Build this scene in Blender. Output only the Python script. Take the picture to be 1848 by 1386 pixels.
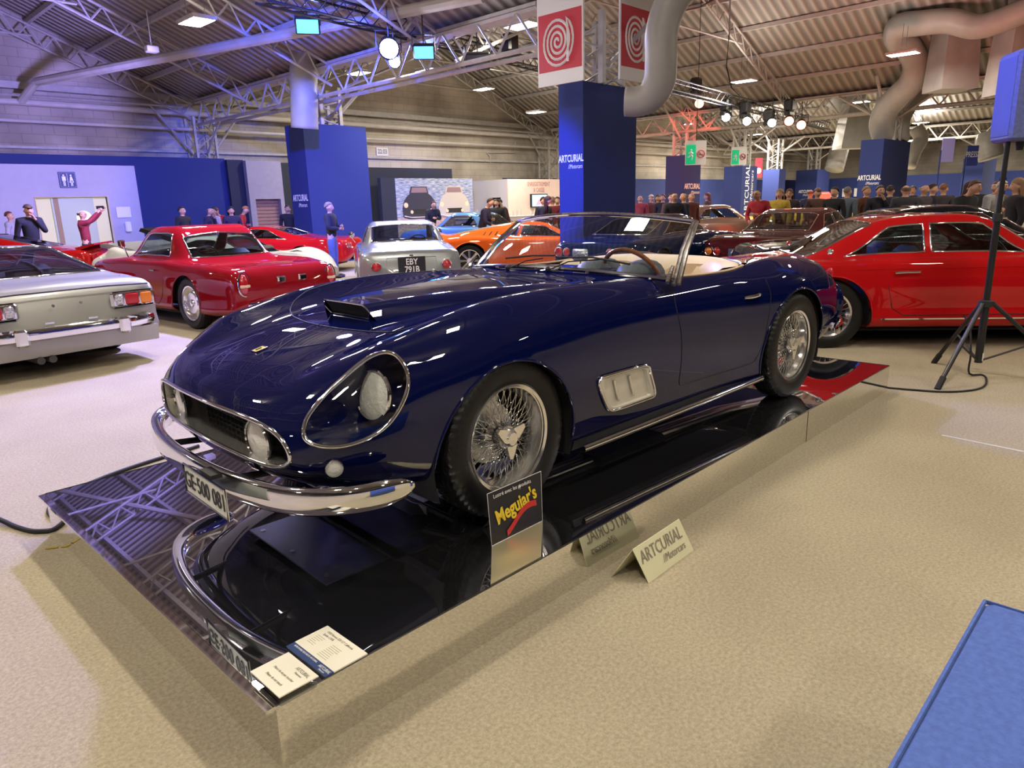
import bpy, math, random
from mathutils import Vector, Matrix
import numpy as np
random.seed(7)
for o in list(bpy.data.objects): bpy.data.objects.remove(o)
SC=bpy.context.scene; COL=SC.collection; PI=math.pi
SC.view_settings.view_transform='Standard'; SC.view_settings.look='None'; SC.view_settings.gamma=1
SC.view_settings.exposure=0.68; SC.view_settings.use_curve_mapping=False
try:
    SC.cycles.max_bounces=8; SC.cycles.glossy_bounces=5; SC.cycles.transparent_max_bounces=16; SC.cycles.caustics_reflective=False; SC.cycles.caustics_refractive=False
    SC.cycles.sample_clamp_indirect=4
except Exception: pass
# camera: a phone held at 1.46 m, pitched down 14 degrees
CR=((0.69191598,-0.19683817,0.69462725),(-0.72140439,-0.15014667,0.67604118),(-0.02877474,-0.96887084,-0.2458888))
CC=(-0.698,-1.58,1.46); CF=1281.
cd=bpy.data.cameras.new('camera'); cam=bpy.data.objects.new('camera',cd); COL.objects.link(cam)
cd.sensor_width=36; cd.sensor_fit='HORIZONTAL'; cd.lens=CF/1848*36; cd.clip_start=.05; cd.clip_end=300
cam.matrix_world=Matrix(((CR[0][0],-CR[0][1],-CR[0][2],CC[0]),(CR[1][0],-CR[1][1],-CR[1][2],CC[1]),(CR[2][0],-CR[2][1],-CR[2][2],CC[2]),(0,0,0,1)))
SC.camera=cam
def ray(px,py):
    a=(px-924.,py-693.,CF); return tuple(sum(CR[i][k]*a[k] for k in range(3)) for i in range(3))
def at(px,py,z=0.):
    d=ray(px,py); t=(z-CC[2])/d[2]; return (CC[0]+d[0]*t,CC[1]+d[1]*t,z)
def atY(px,py,Y):
    d=ray(px,py); t=(Y-CC[1])/d[1]; return (CC[0]+d[0]*t,Y,CC[2]+d[2]*t)
def atD(px,py,D):
    d=ray(px,py); return tuple(CC[i]+d[i]/CF*D for i in range(3))
# dim grey fill added in the world background as ambient light
W=bpy.data.worlds.new('hall_air'); SC.world=W; W.use_nodes=True
W.node_tree.nodes['Background'].inputs[0].default_value=(.80,.78,.86,1); W.node_tree.nodes['Background'].inputs[1].default_value=.3
def lamp(name,kind,loc,energy,color,size=.3,target=None,spot=None,blend=.4,sy=None):
    l=bpy.data.lights.new(name,kind); l.energy=energy; l.color=color
    if kind=='AREA': 
        l.size=size
        if sy: l.shape='RECTANGLE'; l.size_y=sy
    else: l.shadow_soft_size=size
    if kind=='SPOT': l.spot_size=spot; l.spot_blend=blend
    o=bpy.data.objects.new(name,l); COL.objects.link(o); o.location=loc
    if target is not None: o.rotation_euler=(Vector(target)-Vector(loc)).to_track_quat('-Z','Y').to_euler()
    return o
# truss floods and spots; column, wall and roof washes have no fixture
BLUE=(.08,.13,1.0); VIO=(.45,.35,1.0)
lamp('light_blue_flood','SPOT',(7.6,11.6,5.0),4000,BLUE,.15,(1.5,5,0),1.25)
lamp('light_blue_flood_b','SPOT',(11.0,12.2,4.9),5200,BLUE,.15,(2.2,1.2,0),1.0)
lamp('light_violet_wash','SPOT',(5.,9.,5.2),3200,(.42,.38,1.),.2,(-.5,6,0),1.7)
lamp('light_white_spot','SPOT',(10.3,12.8,5.0),2600,(.93,.9,1),.12,(.5,2.,0),.9)
lamp('light_blue_column','SPOT',(4.5,6.5,5.2),7000,(.05,.1,1),.2,(9.2,14.9,2.2),.8)
lamp('light_blue_column_b','SPOT',(4.,6.5,3.6),3000,(.05,.1,1),.2,(10.6,7.8,1.6),.42)
lamp('light_red_wash','SPOT',(17,3.,1.8),650,(1,.30,.22),.3,(19,4,8),2.2)  # unseen lamp set low and aimed up to redden the roof
lamp('light_red_pillar','SPOT',(24,12.,4.6),700,(1,.12,.08),.2,(27,15,3.2),.9)
lamp('light_wall_violet','SPOT',(6.,13.,3.5),2600,(.35,.3,1),.3,(1.,22,4.),1.5)
# ---------- lofted body surfaces ----------
import numpy as np
def _herm(xs, ys, q):
    xs=np.asarray(xs,float); ys=np.asarray(ys,float); n=len(xs)
    h=np.diff(xs); d=np.diff(ys,axis=0)/h.reshape((-1,)+(1,)*(ys.ndim-1))
    m=np.zeros_like(ys); m[0]=d[0]; m[-1]=d[-1]
    for i in range(1,n-1): m[i]=(d[i-1]*h[i]+d[i]*h[i-1])/(h[i-1]+h[i])
    # soften overshoot
    k=np.clip(np.searchsorted(xs,q)-1,0,n-2)
    t=((q-xs[k])/h[k]); sh=(-1,)+(1,)*(ys.ndim-1); t=t.reshape(sh); hh=h[k].reshape(sh)
    return (2*t**3-3*t**2+1)*ys[k]+(t**3-2*t**2+t)*hh*m[k]+(-2*t**3+3*t**2)*ys[k+1]+(t**3-t**2)*hh*m[k+1]
class Loft:
    def __init__(s, st, nu, nb, smooth=4, bw=None):
        # st: list of (u, [(du,v,z)*K]) ; half section, v>=0
        s.us=np.array([a[0] for a in st],float); s.K=len(st[0][1])
        A=np.array([a[1] for a in st],float)
        A=np.concatenate([A[:,:,:1]+s.us[:,None,None],A[:,:,1:]],axis=2)
        s.nu,s.nb=nu,nb
        s.gu=np.linspace(s.us[0],s.us[-1],nu) if not hasattr(nu,'__len__') else np.array(nu); s.nu=len(s.gu)
        s.gb=np.linspace(0,s.K-1,nb)
        G=_herm(s.us,A,s.gu)                      # nu,K,3
        G=_herm(np.arange(s.K),G.transpose(1,0,2),s.gb).transpose(1,0,2)
        for _ in range(smooth):
            H=G.copy(); H[1:-1]=(G[:-2]+2*G[1:-1]+G[2:])/4; G=H
            M=np.concatenate([G[:,1:2]*[1,-1,1],G,G[:,-2:-1]*[1,-1,1]],axis=1)
            G=(M[:,:-2]+2*M[:,1:-1]+M[:,2:])/4
            G[:,0,1]=0; G[:,-1,1]=0
        s.G=G
    def at(s,u,b,side=1):
        i=np.interp(u,s.gu,np.arange(s.nu)); j=b/(s.K-1)*(s.nb-1)
        i0=int(min(max(i,0),s.nu-1.001)); j0=int(min(max(j,0),s.nb-1.001)); fi=min(max(i-i0,0),1); fj=min(max(j-j0,0),1)
        g=s.G; p=(g[i0,j0]*(1-fi)+g[i0+1,j0]*fi)*(1-fj)+(g[i0,j0+1]*(1-fi)+g[i0+1,j0+1]*fi)*fj
        return np.array([p[0],p[1]*side,p[2]])
    def nrm(s,u,b,side=1):
        e=.02; a=s.at(u+e,b,side)-s.at(u-e,b,side); c=s.at(u,min(b+.1,s.K-1),side)-s.at(u,max(b-.1,0),side)
        n=np.cross(a,c)*(1 if side>0 else -1); n/=np.linalg.norm(n)+1e-12
        return n if side>0 else n
    def inv(s,x,c,ax,b0,b1):
        # (x, z or v) -> (u,b) with b in [b0,b1]
        u=x
        for _ in range(4):
            bs=np.linspace(b0,b1,60); vals=np.array([s.at(u,b)[ax] for b in bs]); d=vals-c
            k=int(np.argmin(abs(d))); b=bs[k]
            for q in range(len(bs)-1):
                if d[q]*d[q+1]<=0 and d[q]!=d[q+1]: b=bs[q]+(bs[q+1]-bs[q])*d[q]/(d[q]-d[q+1]); break
            u+=x-s.at(u,b)[0]
        return (u,b)
    def build(s, regions, drop=None, bscale=.2):
        # regions: list (name|None, poly[(u,b)], sides)
        nu,nb=s.nu,s.nb; W=2*nb-2   # closed ring: side+ : j 0..nb-1, side-: rest
        def vid(i,j): return i*W+(j%W)
        V=np.zeros((nu*W,3)); UB=np.zeros((nu*W,3))
        for j in range(W):
            sd=1 if j<nb else -1; jj=j if j<nb else W-j
            V[j::W]=s.G[:,jj]*[1,sd,1]; UB[j::W,0]=s.gu; UB[j::W,1]=s.gb[jj]; UB[j::W,2]=sd
        F=[];own=[];cen=[]
        for i in range(nu-1):
            for j in range(W):
                sd=1 if j<nb-1 else -1
                bm=(s.gb[j]+s.gb[j+1])/2 if sd>0 else (s.gb[W-j]+s.gb[W-j-1])/2
                F.append((vid(i,j),vid(i,j+1),vid(i+1,j+1),vid(i+1,j)));cen.append(((s.gu[i]+s.gu[i+1])/2,bm,sd))
        cen=np.array(cen); own=np.zeros(len(F),int); Fa=np.array(F)
        for r,(name,poly,sides) in enumerate(regions):
            P=np.array(poly,float)
            ins=_inpoly(cen[:,0],cen[:,1],P)
            for sd in sides:
                m=ins&(cen[:,2]==sd)&(own==0)
                if sides==(1,-1) or True: own[m]=r+1
            # snap
            m=(own==r+1); a=set(Fa[m].ravel()); o=set(Fa[(~m)].ravel()); bd=np.array(sorted(a&o),int)
            Q=P*[1,bscale]; Q2=np.roll(Q,-1,axis=0)
            for v in bd:
                sd=UB[v,2]
                p=UB[v,:2]*[1,bscale]; ab=Q2-Q; t=np.clip(((p-Q)*ab).sum(1)/((ab**2).sum(1)+1e-12),0,1); c=Q+ab*t[:,None]; d=((c-p)**2).sum(1); k=int(np.argmin(d))
                q=c[k]; 
                if d[k]<.035**2:
                    if p[1]==0 : q=np.array([q[0],0]) if abs(q[1])<.01 else p
                    V[v]=s.at(q[0],q[1]/bscale,sd)
        out={}
        if drop is not None:
            dm=np.array([drop(*c) for c in cen]); own[dm&(own==0)]=-1
        for r in [0]+list(range(1,len(regions)+1)):
            name='body' if r==0 else regions[r-1][0]
            if name is None: continue
            f=Fa[own==r]; 
            if len(f)==0: continue
            out.setdefault(name,[]).append(f)
        res={}
        for n,fl in out.items():
            f=np.concatenate(fl); u,iv=np.unique(f,return_inverse=True); res[n]=(V[u],iv.reshape(f.shape))
        return res
def _inpoly(x,y,P):
    ins=np.zeros(len(x),bool); n=len(P)
    for i in range(n):
        x1,y1=P[i];x2,y2=P[(i+1)%n]
        if y1==y2: continue
        c=((y1>y)!=(y2>y))&(x<(x2-x1)*(y-y1)/(y2-y1)+x1); ins^=c
    return ins
# ---------- the dark blue spider: stations u from front axle, (v,z) above the platform ----------
# each row: u, bow, Zc, (v,z) hood mid, valley, crown, shoulder, waist, lower, sill, bottomZ
HS=[
(-.94,.07,[(0,.572),(.2,.57),(.40,.562),(.54,.54),(.60,.50),(.62,.455),(.60,.425),(.53,.405),(.40,.405),(.2,.413),(0,.415)]),
(-.92,.07,[(0,.60),(.21,.597),(.42,.588),(.565,.568),(.635,.515),(.655,.455),(.635,.405),(.55,.375),(.40,.37),(.21,.375),(0,.375)]),
(-.87,.075,[(0,.637),(.22,.635),(.42,.632),(.58,.622),(.668,.57),(.69,.465),(.67,.38),(.59,.338),(.42,.325),(.22,.322),(0,.32)]),
(-.77,.08,[(0,.682),(.23,.68),(.42,.676),(.57,.70),(.69,.655),(.73,.505),(.71,.365),(.64,.30),(.46,.275),(.24,.268),(0,.265)]),
(-.62,.07,[(0,.722),(.24,.72),(.42,.717),(.555,.755),(.68,.765),(.757,.58),(.745,.38),(.69,.275),(.53,.24),(.28,.235),(0,.235)]),
(-.46,.05,[(0,.76),(.24,.758),(.42,.752),(.55,.785),(.672,.802),(.767,.64),(.765,.42),(.73,.27),(.58,.225),(.3,.22),(0,.22)]),
(-.28,.03,[(0,.79),(.24,.788),(.42,.784),(.55,.812),(.667,.842),(.777,.69),(.79,.47),(.765,.27),(.62,.215),(.3,.21),(0,.21)]),
(-.05,.02,[(0,.815),(.24,.812),(.42,.812),(.55,.845),(.66,.878),(.775,.75),(.80,.52),(.785,.28),(.66,.21),(.3,.20),(0,.20)]),
(.25,.01,[(0,.84),(.24,.836),(.42,.838),(.55,.870),(.655,.896),(.768,.79),(.80,.56),(.785,.29),(.70,.195),(.3,.19),(0,.19)]),
(.60,.0,[(0,.865),(.24,.861),(.42,.86),(.55,.878),(.65,.89),(.757,.80),(.785,.57),(.765,.29),(.70,.185),(.3,.18),(0,.18)]),
(.95,.0,[(0,.89),(.24,.886),(.42,.88),(.55,.882),(.65,.874),(.748,.79),(.772,.57),(.755,.29),(.70,.18),(.3,.17),(0,.17)]),
(1.25,.0,[(0,.90),(.24,.895),(.44,.885),(.58,.877),(.67,.858),(.745,.77),(.765,.56),(.752,.29),(.70,.178),(.3,.17),(0,.17)]),
(1.6,.0,[(0,.89),(.24,.885),(.45,.877),(.60,.868),(.685,.846),(.745,.75),(.765,.55),(.752,.29),(.70,.178),(.3,.17),(0,.17)]),
(1.9,.0,[(0,.88),(.24,.878),(.45,.872),(.59,.862),(.68,.85),(.75,.75),(.772,.55),(.758,.29),(.71,.178),(.3,.17),(0,.17)]),
(2.12,.0,[(0,.87),(.24,.87),(.44,.866),(.56,.864),(.665,.872),(.762,.765),(.79,.56),(.775,.30),(.73,.18),(.3,.18),(0,.18)]),
(2.36,.0,[(0,.855),(.24,.855),(.42,.852),(.54,.865),(.655,.892),(.78,.775),(.815,.57),(.80,.31),(.74,.20),(.3,.20),(0,.2)]),
(2.6,.0,[(0,.835),(.24,.832),(.41,.83),(.53,.852),(.65,.885),(.782,.765),(.82,.57),(.80,.32),(.72,.22),(.3,.22),(0,.22)]),
(2.85,.0,[(0,.80),(.24,.797),(.4,.795),(.52,.825),(.64,.858),(.765,.735),(.80,.55),(.77,.33),(.66,.24),(.3,.24),(0,.24)]),
(3.05,.0,[(0,.77),(.24,.765),(.39,.762),(.51,.79),(.63,.818),(.745,.70),(.778,.53),(.745,.34),(.62,.26),(.3,.26),(0,.26)]),
(3.20,-.01,[(0,.73),(.23,.725),(.38,.72),(.49,.74),(.61,.765),(.715,.67),(.745,.52),(.71,.36),(.60,.29),(.28,.28),(0,.28)]),
(3.29,-.02,[(0,.67),(.22,.665),(.36,.66),(.47,.675),(.58,.69),(.675,.62),(.70,.51),(.665,.385),(.55,.32),(.27,.31),(0,.31)]),
(3.34,-.025,[(0,.61),(.2,.605),(.33,.60),(.43,.605),(.53,.61),(.615,.57),(.635,.49),(.60,.41),(.49,.355),(.24,.345),(0,.345)]),
(3.36,-.03,[(0,.50),(.05,.50),(.08,.50),(.10,.497),(.12,.493),(.13,.485),(.13,.475),(.12,.465),(.10,.46),(.05,.458),(0,.458)]),
]
def hero_loft(nu=230,nb=90):
    st=[]
    for u,bow,pts in HS:
        st.append((u,[(bow*min(1.15,(v/.62))**2.2,v,z) for v,z in pts]))
    gu=np.concatenate([np.linspace(-.94,-.70,30,endpoint=False),np.linspace(-.70,3.2,nu-50,endpoint=False),np.linspace(3.2,3.36,24)])
    return Loft(st,gu,nb,smooth=6)
HO=np.array([1.29,1.11,.2015]); HTH=np.radians(2.6)
def h2w(p):
    c,s_=np.cos(HTH),np.sin(HTH); x,y,z=p
    return HO+np.array([x*c+y*s_, -x*s_+y*c, z])
def w2h(p):
    c,s_=np.cos(HTH),np.sin(HTH); d=np.array(p)-HO
    return np.array([d[0]*c-d[1]*s_, d[0]*s_+d[1]*c, d[2]])
# ---------- materials ----------
MT={}
def mat(name,col=(.5,.5,.5),rough=.5,metal=0.,coat=0.,em=None,es=0.,noise=None,bump=None,alpha=None,spec=None,trans=None,coord='Object',crough=.03):
    if name in MT: return MT[name]
    m=bpy.data.materials.new(name); m.use_nodes=True; MT[name]=m; nt=m.node_tree; N=nt.nodes; L=nt.links; b=N['Principled BSDF']
    b.inputs['Base Color'].default_value=(*col,1); b.inputs['Roughness'].default_value=rough; b.inputs['Metallic'].default_value=metal
    if coat: b.inputs['Coat Weight'].default_value=coat; b.inputs['Coat Roughness'].default_value=crough
    if spec is not None: b.inputs['Specular IOR Level'].default_value=spec
    if em: b.inputs['Emission Color'].default_value=(*em,1); b.inputs['Emission Strength'].default_value=es
    if trans: b.inputs['Transmission Weight'].default_value=trans
    if noise or bump: tc=N.new('ShaderNodeTexCoord')
    if noise:
        sc,amt=noise[:2]; n=N.new('ShaderNodeTexNoise'); n.inputs['Scale'].default_value=sc; n.inputs['Detail'].default_value=6; L.new(tc.outputs[coord],n.inputs['Vector'])
        r=N.new('ShaderNodeMapRange'); r.inputs[1].default_value=.3; r.inputs[2].default_value=.7; r.inputs[3].default_value=1-amt; r.inputs[4].default_value=1+amt; L.new(n.outputs[0],r.inputs[0])
        x=N.new('ShaderNodeVectorMath'); x.operation='SCALE'; x.inputs[0].default_value=col; L.new(r.outputs[0],x.inputs['Scale']); L.new(x.outputs[0],b.inputs['Base Color'])
    if bump:
        sc,st=bump[:2]; n=N.new('ShaderNodeTexNoise'); n.inputs['Scale'].default_value=sc; n.inputs['Detail'].default_value=4; L.new(tc.outputs[coord],n.inputs['Vector'])
        bb=N.new('ShaderNodeBump'); bb.inputs['Strength'].default_value=st; bb.inputs['Distance'].default_value=.01; L.new(n.outputs[0],bb.inputs['Height']); L.new(bb.outputs[0],b.inputs['Normal'])
    return m
def glass(name,tint=(.8,.85,.9),ior=1.45,refl=1.0,rough=.0):
    if name in MT: return MT[name]
    m=bpy.data.materials.new(name); m.use_nodes=True; MT[name]=m; nt=m.node_tree; N=nt.nodes; L=nt.links
    for n in list(N): 
        if n.type!='OUTPUT_MATERIAL': N.remove(n)
    out=[n for n in N if n.type=='OUTPUT_MATERIAL'][0]; t=N.new('ShaderNodeBsdfTransparent'); t.inputs[0].default_value=(*tint,1)
    g=N.new('ShaderNodeBsdfGlossy'); g.inputs['Roughness'].default_value=rough; f=N.new('ShaderNodeLayerWeight'); f.inputs[0].default_value=.5
    p=N.new('ShaderNodeMath'); p.operation='POWER'; p.inputs[1].default_value=4.; q=N.new('ShaderNodeMath'); q.operation='MULTIPLY_ADD'; q.inputs[1].default_value=.9; q.inputs[2].default_value=.05*refl
    L.new(f.outputs['Facing'],p.inputs[0]); L.new(p.outputs[0],q.inputs[0])
    mx=N.new('ShaderNodeMixShader'); L.new(q.outputs[0],mx.inputs[0]); L.new(t.outputs[0],mx.inputs[1]); L.new(g.outputs[0],mx.inputs[2]); L.new(mx.outputs[0],out.inputs[0]); return m
CHROME=mat('chrome',(.82,.83,.85),.06,1.); ALU=mat('polished_aluminium',(.88,.87,.84),.14,.9,noise=(30,.05)); STEEL=mat('brushed_steel',(.6,.6,.6),.3,1.)
RUB=mat('tyre_rubber',(.007,.007,.008),.42,noise=(40,.2),spec=.35); BLACK=mat('black_paint',(.01,.01,.012),.35); MBLK=mat('matt_black',(.012,.012,.014),.7,noise=(20,.2))
DGREY=mat('dark_grey',(.05,.05,.055),.55); LENS=mat('lamp_reflector',(.85,.86,.85),.18,.9,bump=(60,.3)); CLEAR=glass('clear_glass',(.93,.95,.95)); 
TAN=mat('tan_leather',(.62,.45,.28),.5,bump=(60,.15),noise=(6,.06)); CREAM=mat('cream_vinyl',(.72,.58,.40),.5,noise=(8,.05),bump=(50,.15)); WOOD=mat('walnut_rim',(.22,.07,.025),.25,coat=.8,noise=(25,.3))
# ---------- mesh building ----------
def link(name,me,parent=None,mats=None,smooth=True):
    o=bpy.data.objects.new(name,me); COL.objects.link(o)
    if parent is not None: o.parent=parent
    if mats is not None:
        for m in (mats if isinstance(mats,(list,tuple)) else [mats]): me.materials.append(m)
    if smooth is True: me.shade_smooth()
    elif smooth:
        me.shade_smooth()
        try: me.set_sharp_from_angle(angle=smooth)
        except Exception: pass
    return o
def raw(name,V,F,m,parent=None,smooth=True):
    me=bpy.data.meshes.new(name); me.from_pydata([tuple(map(float,v)) for v in V],[],[tuple(int(i) for i in f) for f in F]); me.update(); return link(name,me,parent,m,smooth)
class MB:
    def __init__(s): s.V=[];s.F=[]
    def add(s,V,F): n=len(s.V); s.V+= [tuple(v) for v in V]; s.F+=[tuple(i+n for i in f) for f in F]; return s
    def box(s,a,b,rz=0.,bev=0.):
        cx,cy,cz=[(a[i]+b[i])/2 for i in range(3)]; hx,hy,hz=[abs(b[i]-a[i])/2 for i in range(3)]; c,n=math.cos(rz),math.sin(rz)
        if bev:
            e=min(bev,hx*.9,hy*.9,hz*.9); V=[];F=[]
            for z,q in ((-hz,e),(-hz+e,0),(hz-e,0),(hz,e)):
                X,Y=hx-q,hy-q; k=e if q==0 else e*.5
                V+=[(X-k,-Y,z),(X,-Y+k,z),(X,Y-k,z),(X-k,Y,z),(-X+k,Y,z),(-X,Y-k,z),(-X,-Y+k,z),(-X+k,-Y,z)]
            for r in range(3):
                for i in range(8): F.append((r*8+i,r*8+(i+1)%8,r*8+8+(i+1)%8,r*8+8+i))
            F.append(tuple(range(7,-1,-1)));F.append(tuple(range(24,32)))
        else:
            V=[(x*hx,y*hy,z*hz) for z in(-1,1) for y in(-1,1) for x in (-1,1)]
            F=[(0,2,3,1),(4,5,7,6),(0,1,5,4),(2,6,7,3),(0,4,6,2),(1,3,7,5)]
        return s.add([(cx+x*c-y*n,cy+x*n+y*c,cz+z) for x,y,z in V],F)
    def tube(s,pts,r,n=8,closed=False,cap=True,flat=1.,up=None):
        P=[Vector(p) for p in pts]; m=len(P); R=r if hasattr(r,'__len__') else [r]*m; V=[];F=[]; prev=None
        for i in range(m):
            a=P[(i-1)%m] if closed or i>0 else P[i]; b=P[(i+1)%m] if closed or i<m-1 else P[i]; t=(b-a)
            if t.length<1e-9: t=Vector((0,0,1))
            t.normalize()
            if prev is None: u=Vector(up) if up else (Vector((0,0,1)) if abs(t.z)<.9 else Vector((1,0,0)))
            else: u=prev
            x=t.cross(u)
            if x.length<1e-6: x=t.cross(Vector((1,.3,0)))
            x.normalize(); y=x.cross(t).normalized(); prev=y if not up else Vector(up)
            for k in range(n):
                A=2*PI*k/n; V.append(P[i]+x*math.cos(A)*R[i]*flat+y*math.sin(A)*R[i])
        for i in range(m if closed else m-1):
            for k in range(n): F.append((i*n+k,i*n+(k+1)%n,((i+1)%m)*n+(k+1)%n,((i+1)%m)*n+k))
        if cap and not closed: F.append(tuple(range(n-1,-1,-1)));F.append(tuple((m-1)*n+k for k in range(n)))
        return s.add(V,F)
    def bar(s,a,b,r,n=6): return s.tube([a,b],r,n)
    def lathe(s,prof,n=24,axis='z',loc=(0,0,0),close=False):
        # prof: (r,h)
        V=[];F=[];m=len(prof)
        for k in range(n):
            A=2*PI*k/n; c,q=math.cos(A),math.sin(A)
            for r,h in prof:
                p={'z':(r*c,r*q,h),'y':(r*c,h,r*q),'x':(h,r*c,r*q)}[axis]; V.append((p[0]+loc[0],p[1]+loc[1],p[2]+loc[2]))
        for k in range(n):
            for i in range(m if close else m-1): F.append((k*m+i,((k+1)%n)*m+i,((k+1)%n)*m+(i+1)%m,k*m+(i+1)%m))
        if not close:
            if prof[0][0]>1e-5 and False: pass
        return s.add(V,F)
    def ball(s,c,r,n=10,sq=(1,1,1)):
        V=[];F=[];m=n//2
        for i in range(m+1):
            t=PI*i/m
            for k in range(n): A=2*PI*k/n; V.append((c[0]+r*sq[0]*math.sin(t)*math.cos(A),c[1]+r*sq[1]*math.sin(t)*math.sin(A),c[2]+r*sq[2]*math.cos(t)))
        for i in range(m):
            for k in range(n): F.append((i*n+k,(i+1)*n+k,(i+1)*n+(k+1)%n,i*n+(k+1)%n))
        return s.add(V,F)
    def prism(s,poly,axis,h0,h1):
        # poly 2D pts; axis 'x': pts (y,z); 'y': (x,z); 'z': (x,y)
        f={'x':lambda p,h:(h,p[0],p[1]),'y':lambda p,h:(p[0],h,p[1]),'z':lambda p,h:(p[0],p[1],h)}[axis]; n=len(poly)
        V=[f(p,h0) for p in poly]+[f(p,h1) for p in poly]
        return s.add(V,[tuple(range(n-1,-1,-1)),tuple(range(n,2*n))]+[(i,(i+1)%n,n+(i+1)%n,n+i) for i in range(n)])
    def grid(s,rows,close=False):
        n=len(rows[0]); V=[p for r in rows for p in r]; F=[]
        for i in range(len(rows)-1):
            for k in range(n if close else n-1): F.append((i*n+k,i*n+(k+1)%n,(i+1)*n+(k+1)%n,(i+1)*n+k))
        return s.add(V,F)
    def xf(s,f): s.V=[tuple(f(v)) for v in s.V]; return s
    def build(s,name,m,parent=None,smooth=.6): return raw(name,s.V,s.F,m,parent,smooth)
def lab(o,label,cat,group=None):
    o['label']=label; o['category']=cat
    if group: o['group']=group
    return o
def thing(name,label,cat,loc=(0,0,0),rz=0.,group=None):
    o=bpy.data.objects.new(name,None); COL.objects.link(o); o.location=loc; o.rotation_euler=(0,0,rz); o.empty_display_size=.1
    return lab(o,label,cat,group)
def struct(o): o['kind']='structure'; return o
def kids(o): return [c for c in bpy.data.objects if c.parent==o]
def dup(root,loc,rz=None,label=None,group=None,ks=None):
    r=root.copy(); COL.objects.link(r); r.location=loc
    if rz is not None: r.rotation_euler=(0,0,rz)
    if label: r['label']=label
    if group: r['group']=group
    def rec(o,n):
        for ch in CH.get(o.name,[]):
            c=ch.copy(); COL.objects.link(c); c.parent=n; rec(ch,c)
    rec(root,r); return r
CH={}
def reg(root):
    ks=kids(root); CH[root.name]=ks
    for k in ks: reg(k)
def text(s,size,m,parent,M,name='lettering',ext=.0008,sx=1.,align='CENTER',sp=1.,shear=0.,bold=0.):
    c=bpy.data.curves.new('t','FONT'); c.body=s; c.size=size; c.align_x=align; c.align_y='CENTER'; c.extrude=ext; c.space_character=sp; c.shear=shear; c.offset=bold; c.resolution_u=3
    o=bpy.data.objects.new('t',c); me=bpy.data.meshes.new_from_object(o); bpy.data.objects.remove(o); me.transform(M@Matrix.Diagonal((sx,1,1,1))); me.name=name
    return link(name,me,parent,m,False)
def frame(o,x,y):
    # matrix with local X,Y axes given in world
    x=Vector(x).normalized(); y=Vector(y); z=x.cross(y).normalized(); y=z.cross(x); M=Matrix((x,y,z)).transposed().to_4x4(); M.translation=Vector(o); return M
# ---------- platform and floor ----------
CARP=mat('floor_carpet',(.46,.41,.31),.92,noise=(9,.10),bump=(500,.10))
nt=MT['floor_carpet'].node_tree; N_,L_=nt.nodes,nt.links; b_=N_['Principled BSDF']
tc=N_.new('ShaderNodeTexCoord'); n1=N_.new('ShaderNodeTexNoise'); n1.inputs['Scale'].default_value=75; n1.inputs['Detail'].default_value=12; n1.inputs['Roughness'].default_value=.85; n2=N_.new('ShaderNodeTexNoise'); n2.inputs['Scale'].default_value=1.1; n2.inputs['Detail'].default_value=5
L_.new(tc.outputs['Object'],n1.inputs[0]); L_.new(tc.outputs['Object'],n2.inputs[0])
rp=N_.new('ShaderNodeValToRGB'); rp.color_ramp.elements[0].position=.36; rp.color_ramp.elements[0].color=(.27,.232,.155,1); rp.color_ramp.elements[1].position=.64; rp.color_ramp.elements[1].color=(.56,.49,.355,1); L_.new(n1.outputs[0],rp.inputs[0])
r2=N_.new('ShaderNodeValToRGB'); r2.color_ramp.elements[0].position=.35; r2.color_ramp.elements[0].color=(.88,.86,.86,1); r2.color_ramp.elements[1].position=.65; r2.color_ramp.elements[1].color=(1,1,1,1); L_.new(n2.outputs[0],r2.inputs[0])
mx=N_.new('ShaderNodeMix'); mx.data_type='RGBA'; mx.blend_type='MULTIPLY'; mx.inputs[0].default_value=1; L_.new(rp.outputs[0],mx.inputs[6]); L_.new(r2.outputs[0],mx.inputs[7]); L_.new(mx.outputs[2],b_.inputs['Base Color'])
struct(MB().box((-25,-27,-.1),(62,24,0)).build('floor',CARP,None,False))
MIR=mat('black_mirror',(.55,.56,.62),.012,.985,noise=(2,.05)); MIRS=mat('mirror_side',(.82,.81,.78),.03,1.)
PX_,PY_=5.0,2.19
pf=thing('display_platform','low rectangular platform clad in mirror panels under the navy blue car','platform',(PX_/2,PY_/2,0))
h=.2; a,b=-PX_/2,PX_/2; c,d=-PY_/2,PY_/2
MB().box((a+.006,c+.006,h-.02),(b-.006,d-.006,h)).build('platform_top',MIR,pf,False)
MB().box((a,c,.0),(b,c+.006,h-.001)).build('platform_side',MIRS,pf,False); MB().box((a,d-.006,0),(b,d,h-.001)).build('platform_side',MIRS,pf,False)
MB().box((b-.006,c+.006,0),(b,d-.006,h-.001)).build('platform_side',MIRS,pf,False); MB().box((a,c+.006,0),(a+.006,d-.006,h-.001)).build('platform_side',MIRS,pf,False)
MB().tube([(a,c,h),(b,c,h),(b,d,h),(a,d,h)],.0022,4,True).build('platform_edge',BLACK,pf,False)
MB().prism([(a-.0,h+.001),(a-.028,h-.001),(a-.028,h-.012),(a,h-.012)],'y',c,d).build('platform_edge_strip',MIRS,pf,False)
MB().bar((-.02+1.,c-.0005,.003),(-.02+1.,c-.0005,h),.0015,4).build('panel_joint',BLACK,pf)
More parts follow.
